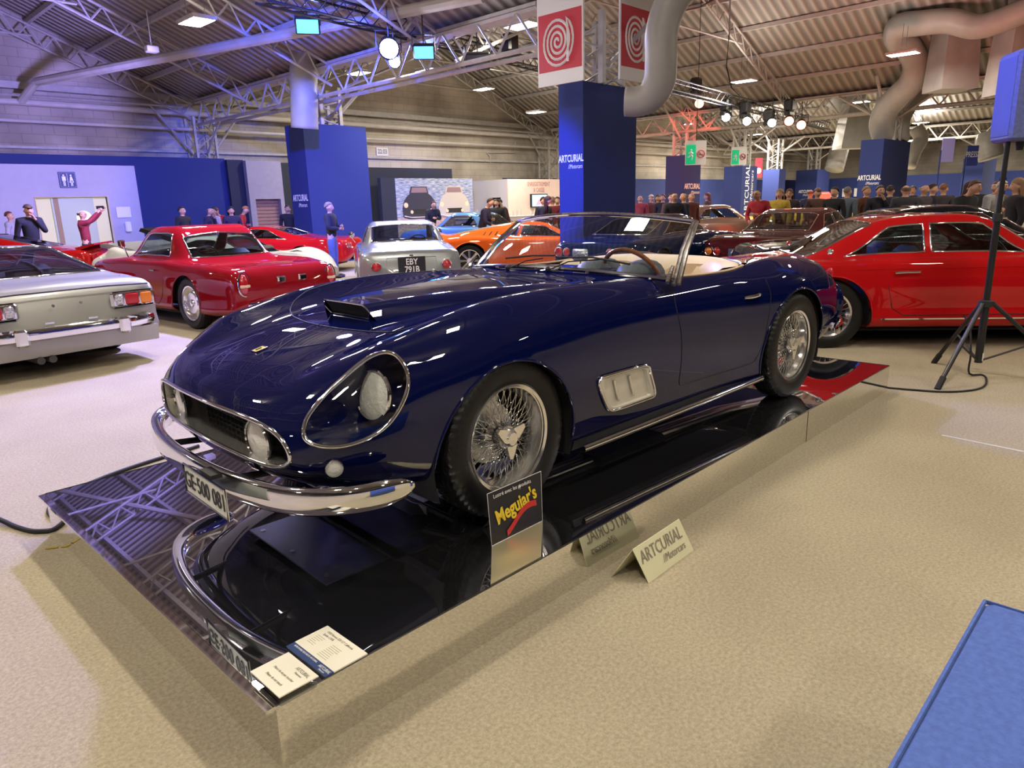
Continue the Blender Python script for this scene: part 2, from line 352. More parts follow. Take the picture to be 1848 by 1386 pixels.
# ---------- the hero car in Blender ----------
NAVY=mat('navy_paint',(.0022,.0045,.048),.5,.0,coat=1.,crough=.012,spec=.0)
def wire_wheel(parent,loc,side,R=.335,w=.085,rr=.212,ns=30,steer=0.,cheap=False,name='wheel',tm=None):
    """side -1: outer face towards -y"""
    e=bpy.data.objects.new(name,bpy.data.meshes.new(name))
    y=lambda d:d*side   # outward positive
    n=40 if cheap else 72
    rim=MB(); rim.lathe([(rr,y(w*.80)),(rr+.012,y(w*.86)),(rr+.014,y(w*.80)),(rr+.006,y(w*.74)),(rr-.004,y(w*.70)),(rr-.008,y(w*.45)),(rr-.022,y(w*.2)),(rr-.026,y(-w*.3)),(rr-.012,y(-w*.6)),(rr,y(-w*.8)),(rr+.012,y(-w*.86))],n,'y')
    o=raw(name,rim.V,rim.F,ALU,parent,.9); o.location=loc; o.rotation_euler=(0,0,steer)
    T=MB(); ty=MB(); prof=[]
    for r,d in ((rr+.004,.72),(rr+.02,.90),(rr+.05,1.0),(R-.05,1.0),(R-.022,.93),(R-.010,.84),(R-.001,.72)): prof.append((r,d))
    tr=[(R,.70),(R,.52),(R-.008,.50),(R-.008,.46),(R,.44),(R+.001,.20),(R-.008,.18),(R-.008,.14),(R+.001,.12)]
    half=prof+tr; full=[(r,y(d*w)) for r,d in half]+[(r,y(-d*w)) for r,d in reversed(half)]
    N=n if cheap else 180; V=[];F=[];m=len(full)
    for k in range(N):
        A=2*PI*k/N
        for i,(r,h) in enumerate(full):
            q=r; hh=h
            if not cheap:
                ii=i if i<len(half) else m-1-i
                if ii in (5,6,7) and k%3==0: q-=.007
                if ii>=7: hh+=.0045*(1 if (k//3)%2 else -1)
                if ii in(13,14,15) and k%6==0: q-=.006
            V.append((q*math.cos(A),hh,q*math.sin(A)))
    for k in range(N):
        for i in range(m-1): F.append((k*m+i,((k+1)%N)*m+i,((k+1)%N)*m+i+1,k*m+i+1))
    raw('tyre',V,F,tm or RUB,o,.5)
    sp=MB(); q0=random.Random(3)
    for k in range(ns):
        A=2*PI*k/ns
        for hr,hy,ry,da in ((.042,.55,.20,.32),(.042,.50,.22,-.32),(.055,-.35,-.1,.12)):
            if cheap and hy<0: continue
            a=(hr*math.cos(A+da*2.2),y(hy*w),hr*math.sin(A+da*2.2)); b=((rr-.022)*math.cos(A),y(ry*w),(rr-.022)*math.sin(A)); sp.bar(a,b,.0019 if not cheap else .003,4)
    sp.build('spokes',CHROME,o,True)
    hb=MB(); hb.lathe([(0,y(.1*w)),(.03,y(.1*w)),(.062,y(-.2*w)),(.066,y(-.45*w)),(.05,y(-.5*w)),(.0,y(-.6*w))],24,'y'); hb.lathe([(.0,y(.8*w)),(.036,y(.72*w)),(.046,y(.5*w)),(.04,y(.0)),(.036,y(-.3*w))],24,'y'); hb.build('hub',CHROME,o)
    kn=MB(); kn.lathe([(0,y(1.02*w)),(.026,y(1.0*w)),(.034,y(.92*w)),(.045,y(.80*w)),(.05,y(.62*w)),(.03,y(.6*w))],24,'y')
    for k in range(3):
        A=2*PI*k/3+.5; c,s_=math.cos(A),math.sin(A); t=(-s_,c)
        pts=[(.03*c-.028*t[0],.03*s_-.028*t[1]),(.085*c-.012*t[0],.085*s_-.012*t[1]),(.088*c+.006*t[0],.088*s_+.006*t[1]),(.03*c+.03*t[0],.03*s_+.03*t[1])]
        kn.prism(pts,'y',y(.72*w),y(.92*w))
    kn.build('knock_off_nut',ALU,o)
    if not cheap:
        b=MB(); b.lathe([(0,y(-.62*w)),(.13,y(-.62*w)),(.135,y(-.8*w)),(0,y(-.8*w))],32,'y'); b.box((-.05,y(-.9*w)-.02,.07),(.05,y(-.9*w)+.03,.15)); b.build('brake_disc',STEEL,o)
    return o
def surf_tube(L,poly,r,name,m,parent,side=-1,closed=False,off=.0,n=6,flat=1.,step=None):
    P=[]
    for i,(u,b) in enumerate(poly):
        nx=poly[(i+1)%len(poly)]
        if i==len(poly)-1 and not closed: P.append(L.at(u,b,side)+off*L.nrm(u,b,side)); break
        k=max(1,int(math.hypot(nx[0]-u,(nx[1]-b)*.2)/(step or .02)))
        for j in range(k): t=j/k; uu,bb=u+(nx[0]-u)*t,b+(nx[1]-b)*t; P.append(L.at(uu,bb,side)+off*L.nrm(uu,bb,side))
    for _ in range(2):
        Q=[p.copy() for p in P]; n0=len(P)
        for i in range(n0):
            if closed or 0<i<n0-1: Q[i]=(P[i-1]+2*P[i]+P[(i+1)%n0])/4
        P=Q
    return MB().tube(P,r,n,closed,flat=flat).build(name,m,parent,True)
def rounded(P,k=3):
    # chaikin
    for _ in range(k):
        Q=[]
        for i in range(len(P)):
            a=P[i];b=P[(i+1)%len(P)]; Q.append((a[0]*.75+b[0]*.25,a[1]*.75+b[1]*.25)); Q.append((a[0]*.25+b[0]*.75,a[1]*.25+b[1]*.75))
        P=Q
    return P
def lamp_unit(parent,name,c,r,d=(-1,0,0),depth=.04,lens=None,ring=True):
    """round lamp: reflector bowl, ribbed lens, chrome ring; d = facing direction"""
    z=Vector(d).normalized(); M=z.to_track_quat('Z','Y').to_matrix().to_4x4(); M.translation=Vector(c); f=lambda v:M@Vector(v)
    b=MB().lathe([(0,-depth),(r*.5,-depth*.85),(r*.85,-depth*.4),(r,0)],28).xf(f).build(name,LENS,parent)
    if ring: MB().lathe([(r,-.006),(r*1.07,0),(r*1.07,.008),(r*1.0,.012),(r*.97,.006)],32).xf(f).build('lamp_ring',CHROME,b)
    MB().lathe([(r,.002),(r*.8,r*.10),(r*.5,r*.17),(.0001,r*.2)],28).xf(f).build('lens',lens or GLB,b); return b
GLB=mat('lamp_lens',(.92,.92,.86),.2,.0,coat=.8,bump=(45,.5))
L=hero_loft(); KB=10
car=thing('sports_car','dark navy blue open two-seat sports car with wire wheels on the mirrored platform','car',tuple(HO),-HTH)
def hp(name,*a,**k): return name
def endcap(L_,i,name,m,parent,off=(0,0,0)):
    P=[np.array(p)-off for p in L_.G[i]]; R=P+[p*[1,-1,1] for p in reversed(P[1:-1])]; c=sum(R)/len(R); n=len(R)
    return raw(name,[tuple(p) for p in R]+[tuple(c)],[(k,(k+1)%n,n) for k in range(n)],m,parent,True)
endcap(L,-1,'tail_panel',NAVY,car)
def sidepoly(pts,b0=4.2,b1=8.6): return [L.inv(x,z,2,b0,b1) for x,z in pts]
def arch(cx,cz,R):
    pts=[]
    for k in range(41):
        A=PI*(k/40*1.32-.16); x=cx-R*math.cos(A); z=cz+R*math.sin(A)
        pts.append((x,z))
    pts=[p for p in pts if p[1]>.215]; q=sidepoly(pts,4.4,8.2)
    return [(q[0][0],9.6)]+q+[(q[-1][0],9.6)]
AF=arch(.0,.285,.375); AR=arch(2.47,.295,.405)
HLn=rounded([(-.565,4.1),(-.535,4.45),(-.535,4.75),(-.58,5.0),(-.66,5.2),(-.756,5.17),(-.83,5.06),(-.885,4.75),(-.907,4.3),(-.905,3.9),(-.885,3.58),(-.84,3.53),(-.788,3.55),(-.72,3.66),(-.64,3.85)],2)
VPp=rounded(sidepoly([(.58,.49),(.89,.483),(.935,.47),(.94,.45),(1.005,.33),(1.0,.305),(.97,.30),(.67,.302),(.63,.315),(.61,.335),(.535,.455),(.54,.482)],5.5,7.6),1)
CK=[(1.33,-.3),(1.33,2.4),(1.28,3.2),(1.25,3.62),(1.30,3.75),(2.02,3.78),(2.12,3.62),(2.20,3.0),(2.24,1.5),(2.25,-.3)]
DR=sidepoly([(1.19,.80),(1.18,.73),(1.225,.60),(1.235,.45),(1.225,.31)])+sidepoly([(2.0,.305),(2.07,.40),(2.11,.58),(2.135,.70),(2.11,.78)])
DRp=[(1.18,3.95)]+DR+[(2.04,3.95)]
HD=[(-.385,-.3),(-.38,.6),(-.345,1.5),(-.30,2.4),(-.24,3.0),(-.14,3.45),(.05,3.6),(.35,3.62),(.66,3.6),(.72,3.4),(.78,2.6),(.84,1.2),(.86,-.3)]
G_=L.build([(None,AF,(1,-1)),(None,AR,(1,-1)),('headlight_cover',HLn,(1,-1)),(None,CK,(1,-1)),(None,VPp,(1,-1)),('door',DRp,(-1,)),('far_door',DRp,(1,)),('hood',HD,(1,-1))],
    drop=lambda u,b,s:b>9.1 and u>-.5)
MATH={'body':NAVY,'headlight_cover':CLEAR,'door':NAVY,'far_door':NAVY,'hood':NAVY}
for nm,(V,F) in G_.items():
    if nm=='headlight_cover':
        for s_ in (1,-1):
            f=[ff for ff in F if V[ff[0]][1]*s_>0]; u_,iv=np.unique(np.array(f),return_inverse=True); raw(nm,V[u_],iv.reshape(-1,4),CLEAR,car,True)
        continue
    o=raw({'far_door':'door'}.get(nm,nm),V,F,MATH[nm],car,True)
for sd in (-1,1):
    surf_tube(L,AF[1:-1],.007,'wheel_arch_lip',NAVY,car,sd); surf_tube(L,AR[1:-1],.007,'wheel_arch_lip',NAVY,car,sd)
    surf_tube(L,HLn,.0085,'headlight_rim',CHROME,car,sd,True,n=8)
    surf_tube(L,DRp[1:-1],.0028,'door_gap',MBLK,car,sd,off=.0005)
    surf_tube(L,[p for p in HD if p[1]>=0 and p[1]<3.62 or p[0]>0],.0028,'hood_gap',MBLK,car,sd,off=.0008) if False else surf_tube(L,[(p[0],max(p[1],0)) for p in HD[:10]],.0028,'hood_gap',MBLK,car,sd,off=.0008)
    # headlight bucket: sunk bowl behind the clear cover
    P=np.array([L.at(u,b,sd) for u,b in HLn[::2]]); c=P.mean(0); inn=np.array([.16,-.06*sd,-.04])
    rows=[[tuple(p) for p in P]]
    for k,(sc,dp) in enumerate(((.97,.25),(.9,.6),(.7,.95),(.35,1.1),(.02,1.12))): rows.append([tuple(c+(p-c)*sc+inn*dp) for p in P])
    MB().grid(rows,True).build('headlight_bucket',NAVY,car,True)
    lamp_unit(car,'headlight',(-.555,.663*sd,.615),.088,(-1,.12*sd,.18),.05)
    # arches: inner wells
    for cx,cz,R,dp in ((0,.285,.385,.50),(2.47,.295,.415,.50)):
        w=MB(); rows=[]
        for k in range(25):
            A=PI*(k/24*1.2-.1); rows.append([(cx-R*math.cos(A),sd*yy,cz+R*math.sin(A)*q) for yy,q in ((.765,1.),(.70,1.03),(dp,1.03),(dp,.0))])
        w.grid(rows).build('wheel_well',MBLK,car,True)
    # side exhaust style chrome sill tube
    MB().tube([(.44,.775*sd,.175),(.9,.775*sd,.178),(1.5,.775*sd,.186),(2.08,.775*sd,.195)],.019,12).build('sill_tube',CHROME,car)
    MB().prism([(.40,.17),(.43,.235),(2.05,.235),(2.07,.18)],'y',.70*sd,.745*sd).build('sill_panel',MBLK,car)
# wheels
for u,vv,st in ((0,.70,.05),(2.47,.715,0)):
    for sd in (-1,1): wire_wheel(car,(u,vv*sd,.335),sd,steer=st)
# mouth: chrome lip, tunnel, egg crate grille, fog lamps
lip=[L.G[0,j]*[1,1,1] for j in range(0,90,2)]; ring=lip+[p*[1,-1,1] for p in reversed(lip[1:-1])]
MB().tube(ring,.0085,8,True).build('grille_surround',CHROME,car,True)
cm=np.mean(ring,axis=0); rows=[]
for sc,dp in ((1,0),(.985,.03),(.97,.10),(.95,.20)): rows.append([tuple(np.array([p[0]*(1-dp*3)+(cm[0]+.0)*dp*3 if dp>.05 else p[0],0,0])*[1,0,0]+np.array([dp,(p[1]-cm[1])*sc,(p[2]-cm[2])*sc+cm[2]])) for p in ring])
MB().grid(rows,True).build('grille_tunnel',ALU,car,True)
g=MB(); g.box((-.735,-.60,.39),(-.73,.60,.59)); g.build('radiator',MBLK,car)
g=MB()
for k in range(-7,8): g.box((-.80,k*.042-.0012,.405),(-.745,k*.042+.0012,.56))
for k in range(5): g.box((-.80,-.31,.425+k*.028),(-.745,.31,.427+k*.028))
g.build('egg_crate_grille',DGREY,car,False)
for sd in (-1,1): lamp_unit(car,'fog_lamp',(-.872,.385*sd,.462),.076,(-1,.10*sd,-.02),.04)
# front bumper: chrome blade wrapped round the nose
def endt(t):
    q=min(1.,min(t,1-t)*16); return max(.22,math.sqrt(max(0,1-(1-q)**2)))
def bumper(path,hs,ts,name,parent,z):
    rows=[]; P=[Vector((a,b,0)) for a,b in path]; n=len(P)
    for i,p in enumerate(P):
        t=(P[min(i+1,n-1)]-P[max(i-1,0)]).normalized(); nr=Vector((t.y,-t.x,0)); h=hs(i/(n-1)); w=ts(i/(n-1)); row=[]
        for k in range(14):
            A=2*PI*k/14; ca,sa=math.cos(A),math.sin(A); row.append(tuple(p+nr*w*ca*(1. if ca>0 else .35)+Vector((0,0,z+h*math.copysign(abs(sa)**.8,sa)))))
        rows.append(row)
    m=MB().grid(rows,True); m.F.append(tuple(range(14))); m.F.append(tuple((n-1)*14+k for k in range(14))); return m.build(name,CHROME,parent,True)
def smoothpath(pts,n=60):
    p=np.array(pts,float); t=np.r_[0,np.cumsum(np.hypot(*np.diff(p,axis=0).T))]; q=np.linspace(0,t[-1],n); g=_herm(t,p,q)
    for _ in range(8): h=g.copy(); h[1:-1]=(g[:-2]+2*g[1:-1]+g[2:])/4; g=h
    return [tuple(x) for x in g]
hpth=[(-.54,-.855),(-.66,-.85),(-.79,-.80),(-.90,-.68),(-.975,-.45),(-1.01,-.2),(-1.015,0)]
bp=smoothpath(hpth+[(a,-b) for a,b in reversed(hpth[:-1])],80)
bumper(bp,lambda t:.05*endt(t),lambda t:.043*endt(t),'front_bumper',car,.322)
for sd in (-1,1): MB().bar((-.98,.3*sd,.32),(-.80,.3*sd,.30),.014,8).build('bumper_bracket',BLACK,car)
# front number plate
PW=mat('plate_white',(.72,.74,.68),.4,noise=(20,.05)); INK=mat('black_ink',(.01,.01,.012),.5)
pl=MB().box((-1.068,-.535,.268),(-1.062,-.165,.372),bev=.004).build('number_plate',PW,car,False)
MB().tube([(-1.069,-.538,.265),(-1.069,-.162,.265),(-1.069,-.162,.375),(-1.069,-.538,.375)],.004,6,True).build('plate_frame',CHROME,pl)
text('GE·500 081',.088,INK,pl,frame((-1.0705,-.35,.32),(0,-1,0),(0,0,1)),sx=.88)
MB().box((-1.06,-.40,.37),(-1.02,-.30,.385)).build('plate_bracket',BLACK,pl)
# small indicators below the headlights, hood badge, wing vents, door handles
for sd in (-1,1):
    p=L.at(-.85,5.62,sd); n_=L.nrm(-.85,5.62,sd); n_=n_ if n_[1]*sd>0 else -n_
    lamp_unit(car,'indicator_lamp',p+n_*.006,.030,tuple(n_*[1,1,.3]),.02)
def patch(u0,u1,b0,b1,off,side,n=6):
    rows=[]
    for i in range(n+1):
        u=u0+(u1-u0)*i/n; row=[]
        for k in range(n+1): b=b0+(b1-b0)*k/n; q=L.nrm(u,b,side); q=q if (q@np.array([0,side,1.]))>0 else -q; row.append(tuple(L.at(u,b,side)+q*off))
        rows.append(row)
    return rows
bd=MB().grid(patch(-.70,-.64,0,.10,.004,1)).grid(patch(-.70,-.64,0,.10,.004,-1)).build('hood_badge',mat('badge_yellow',(.8,.62,.12),.3,coat=.5),car); MB().tube([L.at(*q)+np.array([0,0,.004]) for q in ((-.70,.1,1),(-.64,.1,1),(-.64,.1,-1),(-.70,.1,-1))],.0022,5,True).build('badge_frame',CHROME,bd)
MB().tube([L.at(-.685+.01*k,.015*(-1)**k,1)+np.array([0,0,.006]) for k in range(4)],.002,5).build('badge_emblem',BLACK,bd)
for sd in (-1,1):
    vp=sidepoly([(.58,.49),(.89,.483),(.935,.47),(.94,.45),(1.005,.33),(1.0,.305),(.97,.30),(.67,.302),(.63,.315),(.61,.335),(.535,.455),(.54,.482)],5.5,7.6); vr=rounded(vp,1); 
    P=[L.at(u,b,sd)+np.array([0,sd*.006,0]) for u,b in vr]; c=sum(P)/len(P)
    MB().tube(P,.009,8,True).build('wing_vent_frame',CHROME,car,True)
    rows=[[tuple(p) for p in P],[tuple(c+(p-c)*.86+np.array([0,sd*.002,0])) for p in P],[tuple(c+(p-c)*.82-np.array([0,sd*.014,0])) for p in P],[tuple(c+(p-c)*.002-np.array([0,sd*.012,0])) for p in P]]
    v=MB().grid(rows,True).build('wing_vent',mat('vent_satin',(.70,.67,.60),.35,.3),car,.5)
    for k in range(2):
        a=c+(P[0]-c)*0; x=.66+k*.12
        MB().tube([L.at(*L.inv(x,.455,2,5.5,7.6),sd),L.at(*L.inv(x+.02,.40,2,5.5,7.6),sd),L.at(*L.inv(x+.05,.345,2,5.5,7.6),sd)],.006,6).build('vent_fin',ALU,v)
    h0,h1=L.inv(1.86,.703,2,4.4,7),L.inv(2.02,.703,2,4.4,7)
    MB().tube([L.at(h0[0]+(h1[0]-h0[0])*t,h0[1],sd)+np.array([0,sd*(.002+.022*math.sin(PI*t)**.6),0]) for t in np.linspace(0,1,9)],[.006,.009,.010,.010,.010,.010,.011,.012,.008],8).build('door_handle',CHROME,car)
# hood scoop: wedge that rises from the hood with a chromed mouth
sw=lambda t:.185+.25*t**1.3; N1=26; rows=[]
for i in range(N1):
    t=i/(N1-1); u=-.235+1.06*t; h=.062*(1-t)**.8+.004*(1-t)-.004*t; row=[]
    for k in range(17):
        q=(k/8-1); v=q*(sw(t)+.03); a=abs(v)
        b=np.interp(a,[L.at(u,x)[1] for x in np.linspace(0,4,30)],np.linspace(0,4,30)); p=L.at(u,b,1 if v>=0 else -1); f=1 if a<sw(t)-.02 else max(0.,1-(a-sw(t)+.02)/.05); f=f*f*(3-2*f)
        row.append((p[0]-(.03 if i==0 else 0)*f,v,p[2]-.003+(h+.003)*f))
    rows.append(row)
sc=MB().grid(rows).build('hood_scoop',NAVY,car,True)
f0=rows[0]; base=[]
for x,v,z in f0: b=np.interp(abs(v),[L.at(-.25,x_)[1] for x_ in np.linspace(0,4,30)],np.linspace(0,4,30)); base.append(tuple(L.at(-.23,b,1 if v>=0 else -1)+np.array([-.008,0,.004])))
MB().grid([[(p[0]+.004,p[1],p[2]-.002) for p in f0[2:-2]],[(p[0]+.012,p[1],p[2]) for p in base[2:-2]]]).build('scoop_mouth',MBLK,sc,False)
MB().tube(list(f0[1:-1])+list(reversed(base[2:-2])),.0042,8,True).build('scoop_trim',CHROME,sc)
# windscreen
def wb(t): return np.array([1.03+.12*abs(t)**2.3,.765*t,.905-.04*abs(t)**2.2])
def wt(t): return np.array([1.36+.10*abs(t)**2.2,.665*t,1.188-.048*abs(t)**2.2])
T=np.linspace(-1,1,33); rows=[]
for t in T:
    a,b=wb(t),wt(t); rows.append([tuple(a+(b-a)*s+np.array([-.02*math.sin(PI*s),0,0])) for s in np.linspace(0,1,9)])
MB().grid(rows).build('windscreen',glass('windscreen_glass',(.90,.95,.93),refl=1.3),car,True)
MB().tube([wt(t) for t in T],.013,8,flat=.8).build('windscreen_top_frame',CHROME,car)
MB().tube([wb(t)+[0,0,.002] for t in T],.012,8).build('windscreen_base_frame',mat('dark_chrome',(.35,.36,.38),.15,1.),car)
for sd in (-1,1):
    a,b=wb(sd),wt(sd); m=MB()
    for du,dv in ((0,0),(.028,.012*sd),(.05,.0)): m.tube([a+[du-.01,dv,-.02],a+(b-a)*.5+[du*.85-.02,dv,0],b+[du*.7,dv*.5,0]],.0125 if du<.04 else .008,8)
    m.build('windscreen_post',CHROME,car)
    MB().tube([a+[-.06,0,-.004],a+[-.03,-.01*sd,.03],a+[.01,-.02*sd,.07]],[.012,.014,.008],8).build('post_foot',CHROME,car)
wp=MB().tube([(.99,-.07,.905),(1.05,-.15,.945),(1.13,-.30,.955)],.004,6).tube([(1.045,-.06,.965),(1.10,-.28,.968),(1.135,-.50,.938)],.0055,6); wp.ball((.98,-.06,.905),.016); wp.build('wiper',MBLK,car)
wp=MB().tube([(.99,.25,.90),(1.07,.2,.935),(1.11,.10,.95)],.004,6).tube([(1.06,.36,.945),(1.08,.15,.966),(1.08,-.02,.972)],.0055,6); wp.ball((.98,.26,.90),.016); wp.build('wiper',MBLK,car)
for v in (-.32,.05,.38): MB().lathe([(0,.012),(.008,.010),(.01,0)],10,'z',(1.0+.02*abs(v),v,.900-.02*abs(v))).build('washer_jet',CHROME,car)
# cockpit: dash, cowls, floor, seats, wheel, trim
dk=MB(); rows=[]
for t in np.linspace(-1,1,17): rows.append([(1.30+.0*t*t,.62*t,.885-.02*t*t),(1.36,.62*t,.89-.02*t*t),(1.40,.62*t,.86),(1.39,.62*t,.70),(1.30,.60*t,.62)])
dk.grid(rows).build('dashboard',BLACK,car)
GR=mat('cowl_grey',(.075,.085,.11),.5,bump=(90,.2))
for v in (-.42,-.13):
    m=MB(); rows=[]
    for k in range(9):
        A=PI*k/8; rows.append([(1.17,v-.02*math.cos(A),.875),(1.23,v-.085*math.cos(A),.875+.055*math.sin(A)),(1.36,v-.105*math.cos(A),.86+.085*math.sin(A)),(1.43,v-.10*math.cos(A),.85+.088*math.sin(A))])
    m.grid(rows).build('instrument_cowl',GR,car)
MB().box((-.35,-.66,.19),(-.30,.66,.20)).box((.36,-.70,.188),(2.05,.70,.2)).box((2.05,-.42,.2),(3.2,.42,.21)).box((-.36,-.42,.19),(.4,.42,.2)).build('floor_pan',MBLK,car,False)
for sd in (-1,1): MB().prism([(1.3,.45),(1.3,.84),(2.06,.835),(2.06,.45)],'y',.60*sd,.615*sd).build('door_card',TAN,car,False); MB().box((1.5,.57*sd-.02,.66),(1.85,.57*sd+.02,.70),bev=.01).build('armrest',CREAM,car)
for sd in (-1,1):
    s_=MB().box((1.62,.30*sd-.23,.30),(2.02,.30*sd+.23,.47),bev=.04); s_.build('seat_cushion',TAN,car)
    rows=[]
    for k in range(11):
        q=k/5-1; w=.22; zt=.86-.05*abs(q)**3
        rows.append([(1.98,.30*sd+w*q,.40),(2.04-.03*abs(q),.30*sd+w*q,.60),(2.09-.03*abs(q),.30*sd+w*q,zt),(2.13,.30*sd+w*q,zt-.01),(2.12,.30*sd+w*q,.40)])
    MB().grid(rows).build('seat_back',TAN,car)
MB().box((1.28,-.60,.28),(2.3,.60,.30)).build('cockpit_carpet',TAN,car)
MB().box((1.35,-.12,.30),(2.1,.12,.45),bev=.04).build('transmission_tunnel',TAN,car)
# padded cream hood well cover behind the seats
rows=[]; 
for t in np.linspace(-1,1,31):
    a=abs(t); u1=2.06-.30*a**5; rows.append([(u1+.0,.60*t,.60),(u1+.02,.605*t,.80-.0*a),(u1+.05,.61*t,.885-.035*a**3),(u1+.10,.615*t,.905-.04*a**3),(u1+.17,.62*t,.90-.035*a**3),(u1+.235+.06*a**5,.63*t,.872-.01*a**3),(u1+.25+.06*a**5,.635*t,.80)])
MB().grid(rows).build('hood_well_cover',CREAM,car,True)
MB().tube([(2.06-.30*abs(t)**5+.25,.637*t,.876-.008*abs(t)**3) for t in np.linspace(-1,1,31)],.008,6).build('cover_piping',BLACK,car)
for sd in (-1,1): surf_tube(L,[(1.27,3.75),(1.6,3.76),(2.02,3.78)],.007,'door_top_trim',TAN,car,sd,off=.003)
# steering wheel
cw=Vector((1.36,-.35,.825)); ax=Vector((.85,0,.42)).normalized(); ux=Vector((0,1,0)); uz=ax.cross(ux).normalized()
if uz.z<0: uz=-uz
sw_=MB().tube([cw+ux*.195*math.cos(A)+uz*.195*math.sin(A) for A in np.linspace(0,2*PI,48,endpoint=False)],.013,10,True).build('steering_wheel',WOOD,car)
m=MB()
for A in (PI/2+PI,PI/6,PI-PI/6): m.tube([cw-ax*.03,cw+ux*.19*math.cos(A)+uz*.19*math.sin(A)],.008,6,flat=1.8)
m.ball(tuple(cw-ax*.03),.035); m.build('wheel_spokes',ALU,sw_); MB().bar(cw-ax*.03,cw-ax*.0-Vector((.14,0,.10)),.018,8).build('steering_column',BLACK,sw_)
# mirror on the far front wing side of the screen, rear bumper, tail lamps, boot details
mr=MB().lathe([(0,-.008),(.03,-.006),(.048,.01),(.05,.014),(0,.016)],20,'x',(1.05,.58,1.03)).bar((1.03,.60,.89),(1.055,.58,1.02),.005,6)
if False: mr.build('wing_mirror',CHROME,car)
tb=[(3.05,-.80),(3.22,-.78),(3.36,-.68),(3.43,-.45),(3.45,0)]; bumper(smoothpath(tb+[(a,-b) for a,b in reversed(tb[:-1])],50),lambda t:.05*endt(t),lambda t:-.035*endt(t),'rear_bumper',car,.36)
for sd in (-1,1): MB().bar((3.2,.45*sd,.36),(3.42,.5*sd,.36),.02,8).build('bumper_bracket',BLACK,car)
REDL=mat('red_lens',(.45,.01,.02),.15,coat=.8); AMB=mat('amber_lens',(.8,.22,.02),.2,coat=.8)
for sd in (-1,1): p=L.at(3.20,4.6,sd); MB().ball(tuple(p),.03,12,(.6,.8,1.5)).build('tail_lamp',REDL,car)
mm=MB().box((1.375,-.0,.915),(1.40,.12,.99),bev=.012).bar((1.39,.06,.88),(1.39,.06,.93),.006,6).build('dash_mirror',mat('crumpled_film',(.75,.78,.8),.15,.9,bump=(90,1.)),car,True)
# clasp, hood catch
for sd in (-1,1): MB().ball((.70,.60*sd,.885),.014,8,(1.3,1,1)).build('hood_hinge',CHROME,car)
MB().tube([(2.10,-.63,.885),(2.14,-.645,.90),(2.16,-.63,.915)],.006,6).build('cover_catch',CHROME,car)
# underside seen in the mirror: belly plate, tubes, arms, exhausts, sump
BLM=mat('belly_black_lifted',(.20,.21,.27),.35,.5)  # black plate coloured lighter, standing for light bounced off the mirror
bpn=MB().box((-.66,-.36,.205),(-.06,.36,.213)).build('belly_plate',BLM,car,False)
for x,y in ((-.62,-.3),(-.62,0),(-.62,.3),(-.1,-.3),(-.1,.3)): MB().lathe([(0,-.004),(.012,-.002),(.012,.002)],10,'z',(x,y,.203)).build('plate_screw',STEEL,bpn)
fr=MB()
for y in (-.30,.30): fr.tube([(-.5,y*.9,.25),(.1,y,.17),(.6,y*1.2,.165),(2.3,y*1.2,.165),(3.0,y,.3)],.022,8)
for x in (.02,.28,1.3,2.1): fr.bar((x,-.36,.165),(x,.36,.165),.018,8)
fr.bar((.02,-.30,.165),(.5,.1,.165),.012,6).bar((.02,.30,.165),(.5,-.1,.165),.012,6).build('chassis_tubes',DGREY,car)
sm=MB().box((-.05,-.14,.15),(.5,.14,.24),bev=.04)
for k in range(7): sm.box((.0+k*.06,-.16,.15),(.01+k*.06,.16,.19))
sm.build('sump',STEEL,car)
for sd in (-1,1):
    a=MB().bar((-.12,.30*sd,.18),(0,.60*sd,.20),.014,8).bar((.14,.30*sd,.18),(0,.60*sd,.20),.014,8).bar((-.10,.30*sd,.34),(0,.60*sd,.42),.012,8).bar((.12,.30*sd,.34),(0,.60*sd,.42),.012,8).bar((-.18,.1*sd,.21),(-.1,.60*sd,.23),.01,6)
    a.build('wishbone',DGREY,car); MB().lathe([(.03,0),(.034,.02),(.03,.04),(.034,.06),(.03,.08),(.034,.10),(.03,.12),(.03,.22)],12,'z',(.02,.36*sd,.17)).build('coil_spring',BLACK,car)
    e=MB()
    for dy in (-.035,.035): e.tube([(.3,.22*sd+dy,.22),(.7,.30*sd+dy,.15),(1.6,.32*sd+dy,.145),(2.4,.34*sd+dy,.16),(3.1,.38*sd+dy,.22),(3.45,.38*sd+dy,.235)],.022,10)
    e.build('exhaust_pipe',STEEL,car); MB().box((1.0,.32*sd-.10,.12),(1.65,.32*sd+.10,.18),bev=.03).build('silencer',DGREY,car)
MB().bar((2.47,-.6,.33),(2.47,.6,.33),.04,12).ball((2.47,0,.33),.13,14,(1,1,.9)).build('rear_axle',DGREY,car)
MB().tube([(.5,0,.25),(2.35,0,.28)],.05,10).build('propshaft',DGREY,car); MB().box((.5,-.14,.16),(1.1,.14,.32),bev=.05).build('gearbox',STEEL,car)
reg(car)
